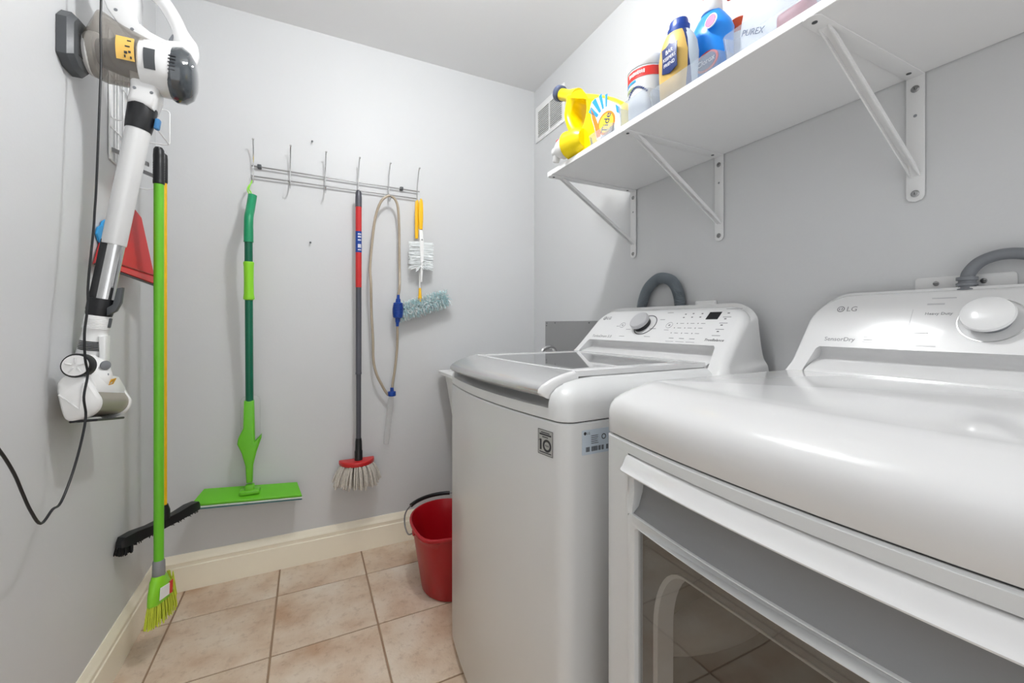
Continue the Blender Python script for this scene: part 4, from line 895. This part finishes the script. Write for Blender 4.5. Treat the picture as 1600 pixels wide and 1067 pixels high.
b = B(); fluff(b, 1000, (0.395, 2.092, 1.149), (0.645, 2.088, 1.230), 0.004, 0.046, 0.0018, 0.6, 11); fluff(b, 350, (0.400, 2.072, 1.150), (0.64, 2.068, 1.226), 0.0, 0.028, 0.0016, 0.3, 13)
obj('fluff_tips', b, 'fluffw', t, kind='stuff')

# ------------------------------------------------------------------ red bucket on the floor
KX, KY = 0.535, 1.700
t = thing('mop_bucket', 'red oval mop bucket on the floor beside the washer', 'bucket', (KX, KY, 0))
def ov(rx, ry, z, spout=0.0, n=40):
    out = []
    for k in range(n):
        a = 2*PI*k/n; dd = max(0, math.cos(a-math.radians(218)))**14
        out.append((KX+rx*math.cos(a)*(1+spout*dd), KY+ry*math.sin(a)*(1+spout*dd), z-0.012*dd*(1 if spout else 0)))
    return out
obj('tub', B().loft([ov(0.105, 0.125, 0.0), ov(0.112, 0.132, 0.006), ov(0.145, 0.172, 0.225), ov(0.150, 0.180, 0.268, 0.07), ov(0.160, 0.190, 0.272, 0.09), ov(0.160, 0.190, 0.280, 0.09), ov(0.152, 0.182, 0.282, 0.07), ov(0.148, 0.178, 0.272, 0.06), ov(0.140, 0.167, 0.225), ov(0.106, 0.126, 0.010)]), 'bucketred', t, ang=50)
hp3 = cr([(0.378, 1.665, 0.262), (0.362, 1.685, 0.250), (0.356, 1.72, 0.268), (0.368, 1.78, 0.288), (0.40, 1.835, 0.294), (0.45, 1.878, 0.297), (0.52, 1.902, 0.298), (0.60, 1.895, 0.297), (0.66, 1.85, 0.293), (0.695, 1.78, 0.285), (0.692, 1.735, 0.262)], 5)
bail = obj('bail', B().tube(hp3, 0.0030, 8), 'steel', t)
obj('bail_grip', B().tube(hp3[21:36], 0.0085, 12), 'black', bail)
obj('bail_pivot', B().lathe([(0.012, 0), (0.012, 0.006), (0.004, 0.008)], (0.381, 1.665, 0.262), (-1, -0.1, 0), 14), 'bucketred', t)
t = thing('crumpled_wrapper', 'crumpled clear wrapper lying inside the red bucket', 'wrapper', (0.50, 1.69, 0.2))
bb = B(); bmesh.ops.create_icosphere(bb.bm, subdivisions=3, radius=0.04)
for v in bb.bm.verts:
    v.co = Vector((v.co.x*1.2, v.co.y, v.co.z*0.8))*random.uniform(0.75, 1.2)+Vector((0.50, 1.70, 0.045))
obj('film', bb, mat('crinkled_film', '#d9dadb', 0.2, var=0.1), t, ang=10)

# ------------------------------------------------------------------ cordless stick vacuum hanging on the left wall
YV = 1.484
t = thing('wall_dock', 'black wall bracket behind the top of the stick vacuum', 'bracket', (-0.545, 1.46, 1.74))
pp = [(1.395, 1.845), (1.395, 1.755), (1.425, 1.735), (1.475, 1.735), (1.505, 1.76), (1.505, 1.855), (1.475, 1.878), (1.42, 1.872)]
b = B().loft([[(-0.549, y, z) for y, z in pp], [(-0.530, y, z) for y, z in pp], [(-0.520, 1.462+(y-1.462)*0.86, 1.81+(z-1.81)*0.86) for y, z in pp]])
obj('dock_plate', b, 'darkgrey', t)
obj('dock_inset', B().box((-0.521, 1.445, 1.80), (0.004, 0.035, 0.055), None, 0.001, 1), 'black', t)
t = thing('stick_vacuum', 'white cordless stick vacuum hanging on the left wall', 'vacuum', (-0.45, YV, 0.87))
X1 = (1, 0, 0)
def xl(prof, zc=None, **k):       # rings along x: (x, ry, rz, zc)
    return B().loft([[(x, YV+ry*math.cos(a), zc+rz*math.sin(a)) for a in [2*PI*i/32 for i in range(32)]] for x, ry, rz, zc in prof])
obj('filter_ring', xl([(-0.532, 0.040, 0.045, 1.806), (-0.512, 0.052, 0.056, 1.808), (-0.498, 0.050, 0.054, 1.810)]), 'white', t)
cup = obj('dust_cup', xl([(-0.527, 0.040, 0.042, 1.805), (-0.522, 0.044, 0.050, 1.807), (-0.492, 0.066, 0.090, 1.834), (-0.485, 0.067, 0.090, 1.832), (-0.455, 0.067, 0.080, 1.822), (-0.385, 0.064, 0.066, 1.808)]), 'smoke', t, label='smoked see-through dust cup')
obj('cyclone', xl([(-0.518, 0.028, 0.028, 1.815), (-0.46, 0.042, 0.045, 1.816), (-0.40, 0.05, 0.05, 1.81)]), 'grey', cup)
obj('motor_housing', xl([(-0.406, 0.066, 0.066, 1.805), (-0.402, 0.069, 0.069, 1.805), (-0.36, 0.069, 0.070, 1.803), (-0.335, 0.066, 0.067, 1.802), (-0.318, 0.060, 0.062, 1.802)]), 'gloss', t)
dome = obj('display_dome', xl([(-0.345, 0.060, 0.066, 1.795), (-0.335, 0.067, 0.074, 1.797), (-0.315, 0.066, 0.076, 1.800), (-0.298, 0.056, 0.064, 1.802), (-0.289, 0.036, 0.04, 1.803), (-0.286, 0.01, 0.01, 1.803)]), 'smokedark', t, label='dark glossy display dome')
bb = B(); bmesh.ops.create_icosphere(bb.bm, subdivisions=1, radius=0.0018)
bmesh.ops.translate(bb.bm, vec=(-0.290, 1.446, 1.815), verts=bb.bm.verts[:])
obj('status_light', bb, mat('blue_led', '#9fb4ff', 0.3, emit=6.0), dome)
# curved patches on the cylinders (label, window, vents): angle 180..270 deg is the side seen
def patch(x0, x1, a0, a1, r, zc, th=0.0012, n=8, xs=0.0):
    b = B(); rings = []
    for x, sh in ((x0, 0), (x1, xs)):
        o_ = [(x, YV-(r+th)*math.cos(math.radians(a0+(a1-a0)*i/n)), zc+(r+th)*math.sin(math.radians(a0+(a1-a0)*i/n))) for i in range(n+1)]
        i_ = [(x, YV-(r-0.002)*math.cos(math.radians(a1+(a0-a1)*i/n)), zc+(r-0.002)*math.sin(math.radians(a1+(a0-a1)*i/n))) for i in range(n+1)]
        rings.append(o_+i_)
    return b.loft(rings)
yl = obj('instruction_label', patch(-0.444, -0.408, -26, 20, 0.0735, 1.812), 'ylabel', t, label='yellow instruction sticker')
b = B()
for x, a, wd, ht in ((-0.424, -12, .006, .006), (-0.416, -10, .005, .005), (-0.420, 0, .010, .003), (-0.417, 12, .008, .003), (-0.426, -19, .003, .006), (-0.414, -20, .003, .006)):
    aa = math.radians(a); b.box((x, YV-0.0751*math.cos(aa), 1.812+0.0751*math.sin(aa)), (wd, 0.0012, ht), Matrix.Rotation(-aa, 3, 'X'))
obj('sticker_print', b, 'printdark', yl, kind='stuff')
obj('level_window', patch(-0.390, -0.366, -28, 16, 0.0692, 1.804), 'darkgrey', t)
b = B()
for k in range(7):
    a = math.radians(14-8.0*k); b.box((-0.3300-0.0006*k, YV-0.0655*math.cos(a), 1.802+0.0660*math.sin(a)), (0.016, 0.006, 0.0022), Matrix.Rotation(-a, 3, 'X'))
obj('vent_slots', b, 'printdark', t, kind='stuff')
sp_ = [(-0.492, 2.03), (-0.42, 2.03), (-0.4165, 1.985), (-0.418, 1.935), (-0.410, 1.905), (-0.385, 1.888), (-0.352, 1.876), (-0.312, 1.884), (-0.312, 1.850), (-0.345, 1.852), (-0.385, 1.858), (-0.425, 1.872), (-0.455, 1.895), (-0.475, 1.925), (-0.488, 1.965)]
obj('spine', B().plate([sp_], 0.060, (0, YV+0.030, 0), (1, 0, 0), (0, 0, 1), 0.003, 2), 'gloss', t, ang=60)
gp = cr([(-0.455, YV, 2.018), (-0.41, YV, 2.020), (-0.372, YV, 2.004), (-0.342, YV, 1.960), (-0.322, YV, 1.910), (-0.312, YV, 1.872), (-0.318, YV, 1.845)], 6)
obj('grip_loop', B().tube(gp, [0.020]*8+[0.0185]*14+[0.019, 0.021, 0.023, 0.025, 0.028]+[0.030]*12, 16, sx=1.0) if len(gp) <= 39 else None, 'gloss', t, ang=60)
obj('trigger', B().box((-0.3415, YV-0.006, 1.895), (0.012, 0.016, 0.024), Matrix.Rotation(math.radians(25), 3, 'Y'), 0.004, 2), 'grey', t)
for x, z in ((-0.457, 1.925), (-0.4235, 1.884), (-0.360, 1.862)):
    obj('screw', B().lathe([(0.0042, 0), (0.0035, 0.0012), (0.001, 0.0014)], (x, YV-0.0300, z), (0, -1, 0), 12), 'grey', t)
nk = [(-0.432, 1.778), (-0.395, 1.770), (-0.368, 1.748), (-0.370, 1.715), (-0.381, 1.680), (-0.437, 1.692), (-0.430, 1.735)]
obj('tube_socket', B().plate([nk], 0.066, (0, YV+0.033, 0), (1, 0, 0), (0, 0, 1), 0.014, 3), 'gloss', t, ang=60)
for x, z in ((-0.418, 1.727), (-0.382, 1.722)):
    obj('screw', B().lathe([(0.0042, 0), (0.0035, 0.0012), (0.001, 0.0014)], (x, YV-0.0330, z), (0, -1, 0), 12), 'grey', t)
D0, D1 = Vector((-0.409, YV, 1.690)), Vector((-0.4975, YV, 1.135)); dv = (D1-D0).normalized()
obj('release_collar', B().lathe([(0.0315, 0), (0.0325, 0.004), (0.0305, 0.05), (0.029, 0.066), (0.0285, 0.068)], D0+dv*-0.002, dv, 24), 'black', t)
obj('release_button', B().box((-0.3765, YV-0.004, 1.6485), (0.012, 0.018, 0.030), Matrix.Rotation(math.radians(8), 3, 'Y'), 0.004, 2), mat('steel_blue_button', '#3f7fb5', 0.35, var=0.05), t, label='blue release button')
obj('outer_tube', B().lathe([(0.0245, 0.06), (0.0272, 0.063), (0.0260, 0.385), (0.0255, 0.388), (0.021, 0.388)], D0, dv, 32), 'tubwhite', t)
obj('inner_tube', B().lathe([(0.0195, 0.38), (0.0195, 0.562)], D0+Vector((0.004, 0, 0)), dv, 24), 'chrome', t)
rot = Matrix.Rotation(math.atan2(-dv.x, -dv.z)*1.0, 3, 'Y')
obj('tube_rail', B().box(D0+dv*0.47+Vector((-0.0165, -0.008, 0)), (0.016, 0.014, 0.19), rot, 0.003, 2), 'black', t)
E0 = D0+dv*0.536
obj('clamp_collar', B().lathe([(0.0275, 0), (0.0285, 0.004), (0.0285, 0.03), (0.0275, 0.034), (0.0275, 0.040), (0.026, 0.046)], E0, dv, 24), 'black', t)
obj('accessory_hook', B().plate([[(-0.478, 1.135), (-0.466, 1.145), (-0.458, 1.188), (-0.446, 1.191), (-0.450, 1.150), (-0.460, 1.127), (-0.478, 1.115)]], 0.018, (0, YV-0.004, 0), (1, 0, 0), (0, 0, 1), 0.002), 'darkgrey', t)
N0 = E0+dv*0.046
obj('lower_neck', B().lathe([(0.0265, 0), (0.0275, 0.004), (0.0270, 0.035), (0.0255, 0.038), (0.0250, 0.06), (0.0265, 0.065), (0.026, 0.135)], N0, dv, 24), 'white', t)
b = B()
for k in range(7): b.lathe([(0.0276, 0.008+0.004*k), (0.0283, 0.0092+0.004*k), (0.0276, 0.0104+0.004*k)], N0, dv, 24)
obj('neck_ribs', b, 'white', t, kind='stuff')
obj('side_latch', B().box(N0+dv*0.02+Vector((0.0275, -0.006, 0)), (0.006, 0.010, 0.026), rot, 0.002, 2), 'darkgrey', t)
b = B()
for k in range(6): b.lathe([(0.0250, 0.068+0.0042*k), (0.0272, 0.0695+0.0042*k), (0.0250, 0.071+0.0042*k)], N0+Vector((0.0, -0.002, 0)), dv, 20)
obj('bellows', b, 'black', t, kind='stuff')
obj('neck_shell', B().plate([[(-0.494, 1.062), (-0.479, 1.062), (-0.480, 1.0), (-0.486, 0.975), (-0.496, 0.985), (-0.492, 1.01)]], 0.034, (0, YV+0.008, 0), (1, 0, 0), (0, 0, 1), 0.004, 2), 'white', t, ang=60)
# floor head: cross-section in x-z, swept along a sagging axis
HA = Vector((0.010, 0.178, -0.030)); H0 = Vector((-0.493, 1.352, 0.922))
cap_ = [(-0.039, 0.016), (-0.034, 0.040), (-0.018, 0.054), (0.002, 0.052), (0.016, 0.034), (0.030, 0.006), (0.038, -0.014), (0.034, -0.036), (0.018, -0.052), (-0.006, -0.060), (-0.022, -0.058), (-0.030, -0.040)]
capc = [(p.x, p.y) for p in cr([(x, z, 0) for x, z in cap_], 3, True)]
def hsec(f, s=1.0, dx=0.0, dz=0.0): return [H0+HA*f+Vector((x*s+dx, 0, z*s+dz)) for x, z in capc]
head = obj('floor_head', B().loft([hsec(0.04, 0.92), hsec(0.10, 0.90), hsec(0.96, 0.90)]), 'window', t, label='smoked see-through roller window', ang=50)
obj('roller', B().lathe([(0.018, 0), (0.024, 0.004), (0.024, 0.158), (0.018, 0.162)], H0+HA*0.04+Vector((0.004, 0, -0.014)), HA, 20), 'darkgrey', head)
obj('end_cap', B().loft([hsec(0.0, 0.86), hsec(0.02, 0.97), hsec(0.05, 1.0), hsec(0.085, 1.0), hsec(0.09, 0.95)]), 'white', t, ang=40)
obj('end_cap', B().loft([hsec(0.93, 0.95), hsec(0.94, 1.0), hsec(0.98, 1.0), hsec(1.0, 0.9)]), 'white', t, ang=40)
obj('cap_ridge', B().tube([H0+HA*-0.004+Vector((-0.034, 0, 0.004)), H0+HA*-0.006+Vector((0.004, 0, -0.034)), H0+HA*-0.006+Vector((0.010, 0, 0.030))], 0.0022, 8), 'white', t)
top = [(-0.040, 0.010), (-0.034, 0.045), (-0.008, 0.060), (0.014, 0.052), (0.028, 0.020), (0.026, 0.006), (0.010, 0.004)]
b = B().loft([[H0+HA*f+Vector((x*s, 0, z*s)) for x, z in top] for f, s in ((0.085, 0.96), (0.12, 1.0), (0.92, 1.0), (0.935, 0.96))])
obj('head_cover', b, 'white', t, ang=40)
J = H0+HA*0.5+Vector((-0.008, 0, 0.035))
obj('swivel_neck', B().tube(cr([J, J+Vector((0.002, 0, 0.03)), N0+dv*0.125, N0+dv*0.09], 5), [0.034, 0.036, 0.035, 0.034, 0.032, 0.030, 0.029]+[0.028]*12, 20) if True else None, 'white', t, ang=60)
obj('hinge_pad', B().lathe([(0.012, 0), (0.012, 0.003), (0.008, 0.005)], J+Vector((0.028, -0.018, 0.045)), (0.8, -0.6, 0), 14), 'grey', t)
obj('release_pedal', B().box(J+Vector((0.020, -0.022, 0.020)), (0.034, 0.008, 0.010), Matrix.Rotation(math.radians(40), 3, 'Z'), 0.003, 2), 'grey', t)
obj('warning_sticker', B().box(H0+HA*0.52+Vector((0.0245, 0, 0.030)), (0.0018, 0.030, 0.028), Matrix.Rotation(math.radians(24), 3, 'Y')), 'ochre', t, label='small orange sticker')
wc = H0+HA*-0.01+Vector((-0.004, 0.0, 0.072))
tyre = obj('wheel', B().lathe([(0.014, 0.0), (0.0275, 0.0), (0.029, 0.003), (0.029, 0.026), (0.0275, 0.028), (0.014, 0.028)], wc, (0.05, 1, -0.1), 28), 'black', t)
hub = obj('wheel_hub', B().lathe([(0.0245, -0.002), (0.0245, 0.004), (0.02, 0.005)], wc, (0.05, 1, -0.1), 28), 'white', tyre)
for k in range(5):
    a = 2*PI*k/5+0.3
    obj('spoke', B().box(wc+Vector((0.0125*math.cos(a), -0.0030, 0.0125*math.sin(a))), (0.014, 0.003, 0.004), Matrix.Rotation(-a, 3, 'Y'), 0.001, 1), 'bracket', tyre)
b = B().box(H0+HA*0.5+Vector((0.002, 0, -0.0615)), (0.052, 0.172, 0.006), Matrix.Rotation(math.radians(-9.6), 3, 'X'), 0.002, 1)
obj('sole_strip', b, 'black', t)
# charging cord
cordp = [(-0.47, 1.410, 2.02), (-0.47, 1.4062, 1.9129), (-0.47, 1.4026, 1.8458), (-0.47, 1.4062, 1.751), (-0.47, 1.399, 1.6664), (-0.47, 1.3883, 1.5336), (-0.47, 1.3778, 1.419), (-0.47, 1.3709, 1.3699), (-0.47, 1.3641, 1.3214), (-0.47, 1.3376, 1.1941), (-0.47, 1.3344, 1.133), (-0.47, 1.3186, 1.0725), (-0.47, 1.3217, 1.0123), (-0.47, 1.3344, 0.9733), (-0.47, 1.3155, 0.9231), (-0.47, 1.3249, 0.8764), (-0.47, 1.3032, 0.8216), (-0.47, 1.2624, 0.7609), (-0.47, 1.2142, 0.7155), (-0.47, 1.1821, 0.7135), (-0.47, 1.141, 0.7024), (-0.47, 1.1074, 0.7407), (-0.47, 1.0818, 0.7842), (-0.47, 1.0577, 0.8272), (-0.47, 1.0198, 0.8775), (-0.47, 0.97, 0.925), (-0.48, 0.90, 0.95), (-0.52, 0.86, 0.955), (-0.548, 0.85, 0.955)]
o = tag(obj('charging_cord', B().tube(cr(cordp, 5), 0.0026, 8), 'black', None, ang=60), 'thin black cord hanging in front of the stick vacuum', 'cord')

# ------------------------------------------------------------------ white wire rack on the left wall
t = thing('wire_rack', 'white wire rack on the left wall behind the vacuum tube', 'rack', (-0.545, 1.78, 1.6))
r0 = 0.0022
def loop(pts, r=r0, par=t, name='wire', m='rackwhite', closed=True): return obj(name, B().tube(pts, r, 8, closed), m, par)
loop([(-0.546, y, z) for y, z in rrect(1.69, 1.60, 1.885, 2.00, 0.015, 3)], name='back_frame')
for y in (1.735, 1.757, 1.80, 1.84): obj('wire', B().tube([(-0.546, y, 1.60), (-0.546, y, 2.00)], r0, 8), 'rackwhite', t)
for z in (1.70, 1.86): obj('wire', B().tube([(-0.5445, 1.69, z), (-0.5445, 1.885, z)], r0, 8), 'rackwhite', t)
for y in (1.70, 1.863):
    loop([(x, y, z) for x, z in rrect(-0.545, 1.725, -0.44, 1.848, 0.012, 3)], name='side_loop')
obj('wire', B().tube([(-0.442, 1.70, 1.728), (-0.442, 1.863, 1.728)], r0, 8), 'rackwhite', t)
obj('mount_strip', B().box((-0.5475, 1.705, 1.80), (0.004, 0.024, 0.40), None, 0.001, 1), 'rackwhite', t)
for y, x1 in ((1.712, -0.458), (1.871, -0.462)):
    b = B().loft([[(x, y+dy, z+dz) for dy, dz in ((-0.006, -0.003), (0.006, -0.003), (0.006, 0.009), (-0.006, 0.009))] for x, z in ((-0.547, 1.632), (-0.52, 1.622), (x1, 1.600))])
    obj('holder_arm', b, 'steel', t)
obj('wire', B().tube(cr([(-0.545, 1.80, 1.59), (-0.53, 1.82, 1.565), (-0.50, 1.84, 1.555), (-0.46, 1.85, 1.57)], 4), r0, 8), 'rackwhite', t)

# ------------------------------------------------------------------ dustpan and blue piece behind the tube
t = thing('dustpan', 'red plastic dustpan hanging on the left wall behind the vacuum tube', 'dustpan', (-0.53, 1.66, 1.2))
TL, TM, TR, BR, BL = Vector((-0.545, 1.674, 1.405)), Vector((-0.523, 1.825, 1.478)), Vector((-0.518, 1.866, 1.460)), Vector((-0.485, 1.872, 1.262)), Vector((-0.538, 1.585, 1.282))
th_ = Vector((-0.006, 0.0018, 0))
b = B(); top_ = [BL, BR, TR, TM, TL]
b.loft([[p for p in top_], [p+th_ for p in top_]])
obj('pan', b, 'red', t)
LR, LL = Vector((-0.470, 1.845, 1.224)), Vector((-0.5355, 1.565, 1.262))
obj('lip', B().loft([[BL, BR, BR+th_, BL+th_], [LL+Vector((0.004, 0, 0.004)), LR+Vector((0.004, 0, 0.004)), LR+th_, LL+th_]]), 'red', t)
obj('lip_rubber', B().tube([LL+Vector((0, 0, -0.001)), LR+Vector((0, 0, -0.001))], 0.0034, 8), 'darkgrey', t)
obj('pan_ridge', B().tube([BL+Vector((0.002, 0, 0)), BR+Vector((0.002, 0, 0))], 0.003, 8), mat('worn_red', '#9c3a34', 0.5, var=0.2, vscale=30), t)
obj('hanging_handle', B().plate([rrect(-1.775, 1.42, -1.735, 1.56, 0.018, 4), rrect(-1.764, 1.525, -1.746, 1.548, 0.008, 4)], 0.012, (-0.531, 0, 0), (0, -1, 0), (0, 0, 1), 0.003, 2), 'red', t)
bp_ = [(1.659, 1.406), (1.637, 1.396), (1.628, 1.382), (1.607, 1.372), (1.599, 1.352), (1.612, 1.334), (1.646, 1.318), (1.666, 1.36), (1.666, 1.398)]
tag(obj('cleaning_tool', B().plate([[(-y, z) for y, z in bp_]], 0.006, (-0.542, 0, 0), (0, -1, 0), (0, 0, 1), 0.002, 2), 'labelblue'), 'blue plastic piece peeking out left of the vacuum tube above the red dustpan', 'tool')

# ------------------------------------------------------------------ broom and black brush in the left corner
QX, QY = -0.437, 1.731
t = thing('broom', 'lime green broom with a black grip hanging in the left corner', 'broom', (QX, QY, 0.12))
obj('handle', B().tube([(QX, QY, 0.30), (QX, QY, 1.56)], 0.0135, 18), 'lime', t)
pr = [(0.0138, 1.548), (0.0155, 1.55)]
for k in range(8): pr += [(0.0155, 1.56+0.008*k), (0.0148, 1.563+0.008*k)]
pr += [(0.0150, 1.64), (0.0140, 1.66), (0.010, 1.668), (0.003, 1.67)]
obj('grip', B().lathe(pr, (QX, QY, 0), seg=20), 'black', t)
obj('ferrule', B().lathe([(0.0155, 0), (0.0175, 0.004), (0.0165, 0.05), (0.0145, 0.055)], (QX, QY, 0.268), seg=18), 'midgrey', t)
def bsec(s, z, dx=0.0): return [(QX+dx+x*s*0.6-y*s*0.8*0, QY+y*s, z) for x, y in circ(0, 0, 1, 20)]
bd = Vector((0.35, 0.94, 0)).normalized(); bn = Vector((bd.y, -bd.x, 0))
def el(a_, b_, z, sh=0.0): return [Vector((QX, QY, z))+bd*(a_*math.cos(t_)+sh)+bn*(b_*math.sin(t_)) for t_ in [2*PI*k/24 for k in range(24)]]
bh = obj('broom_block', B().loft([el(0.020, 0.017, 0.275), el(0.030, 0.019, 0.262), el(0.045, 0.020, 0.225, 0.004), el(0.052, 0.020, 0.195, 0.008), el(0.050, 0.018, 0.190, 0.008)]), 'lime2', t, ang=50)
b = B()
o = Vector((QX, QY, 0))+bn*0.0195
obj('block_label', B().plate([[(-0.026, 0.205), (0.022, 0.200), (0.026, 0.235), (-0.022, 0.243)]], 0.002, o, bd, (0, 0, 1)), 'labelwhite', bh)
obj('block_label_edge', B().plate([[(0.016, 0.200), (0.030, 0.198), (0.032, 0.240), (0.018, 0.240)]], 0.0025, o, bd, (0, 0, 1)), 'redprint', bh)
b = B()
for k in range(260):
    a = random.uniform(0, 2*PI); rr = math.sqrt(random.random())
    p = Vector((QX, QY, 0.198))+bd*(0.050*rr*math.cos(a)+0.008)+bn*(0.017*rr*math.sin(a))
    e = p+bd*(0.008*rr*math.cos(a)+random.uniform(-.003, .003)-0.004)+bn*(0.008*rr*math.sin(a)+random.uniform(-.003, .003))
    e.z = 0.122+random.uniform(0, 0.008)
    b.tube([p, p.lerp(e, 0.5)+Vector((random.uniform(-.001, .001), 0, 0)), e], [0.0014, 0.0014, 0.0011], 4)
for k in range(50):
    p = Vector((QX, QY, random.uniform(0.2, 0.26)))+bd*0.052+bn*random.uniform(-0.01, 0.01); e = p+bd*0.018+Vector((0, 0, -0.09))
    b.tube([p, e], 0.0013, 4)
obj('bristles', b, 'bristle', t, kind='stuff', ang=80)
SX, SY = -0.4535, 1.85
t = thing('push_broom', 'black brush with a yellow pole hanging behind the green broom', 'broom', (SX, SY, 0.38))
obj('pole', B().tube([(SX, SY, 0.42), (SX, SY, 1.60)], 0.0095, 16), 'yellow', t)
obj('grip', B().lathe([(0.0105, 1.585), (0.0115, 1.59), (0.0115, 1.67), (0.0105, 1.684), (0.004, 1.69)], (SX, SY, 0), seg=18), 'black', t)
hv = Vector((0.142, 0.223, 0.0)).normalized(); hn = Vector((hv.y, -hv.x, 0)); hc = Vector((-0.457, 1.845, 0.395))
def hs(f, zt, zb, dpt): 
    c = hc+hv*f; return [c+hn*dpt+Vector((0, 0, zb)), c+hn*dpt*0.8+Vector((0, 0, zt)), c-hn*dpt*0.8+Vector((0, 0, zt)), c-hn*dpt+Vector((0, 0, zb))]
obj('brush_block', B().loft([hs(-0.145, 0.010, -0.006, 0.012), hs(-0.135, 0.022, -0.008, 0.018), hs(-0.10, 0.024, -0.010, 0.020), hs(-0.05, 0.018, -0.012, 0.018), hs(0.05, 0.018, -0.012, 0.018), hs(0.10, 0.024, -0.010, 0.020), hs(0.135, 0.022, -0.008, 0.018), hs(0.145, 0.010, -0.006, 0.012)]), 'black', t, ang=40)
obj('pole_socket', B().lathe([(0.018, 0.41), (0.018, 0.44), (0.0135, 0.455), (0.0125, 0.46)], (SX, SY, 0), seg=16), 'black', t)
b = B()
for k in range(240):
    f = random.choice((random.uniform(-0.142, 0.14), random.uniform(-0.142, -0.10))); d = random.uniform(-0.014, 0.014)
    p = hc+hv*f+hn*d+Vector((0, 0, -0.008)); e = p+hn*d*0.4+hv*(-0.004 if f < 0 else 0.004)+Vector((0, 0, -0.026 if f < -0.105 else -0.009))
    b.tube([p, e], 0.0012, 4)
obj('bristles', b, 'black', t, kind='stuff', ang=80)
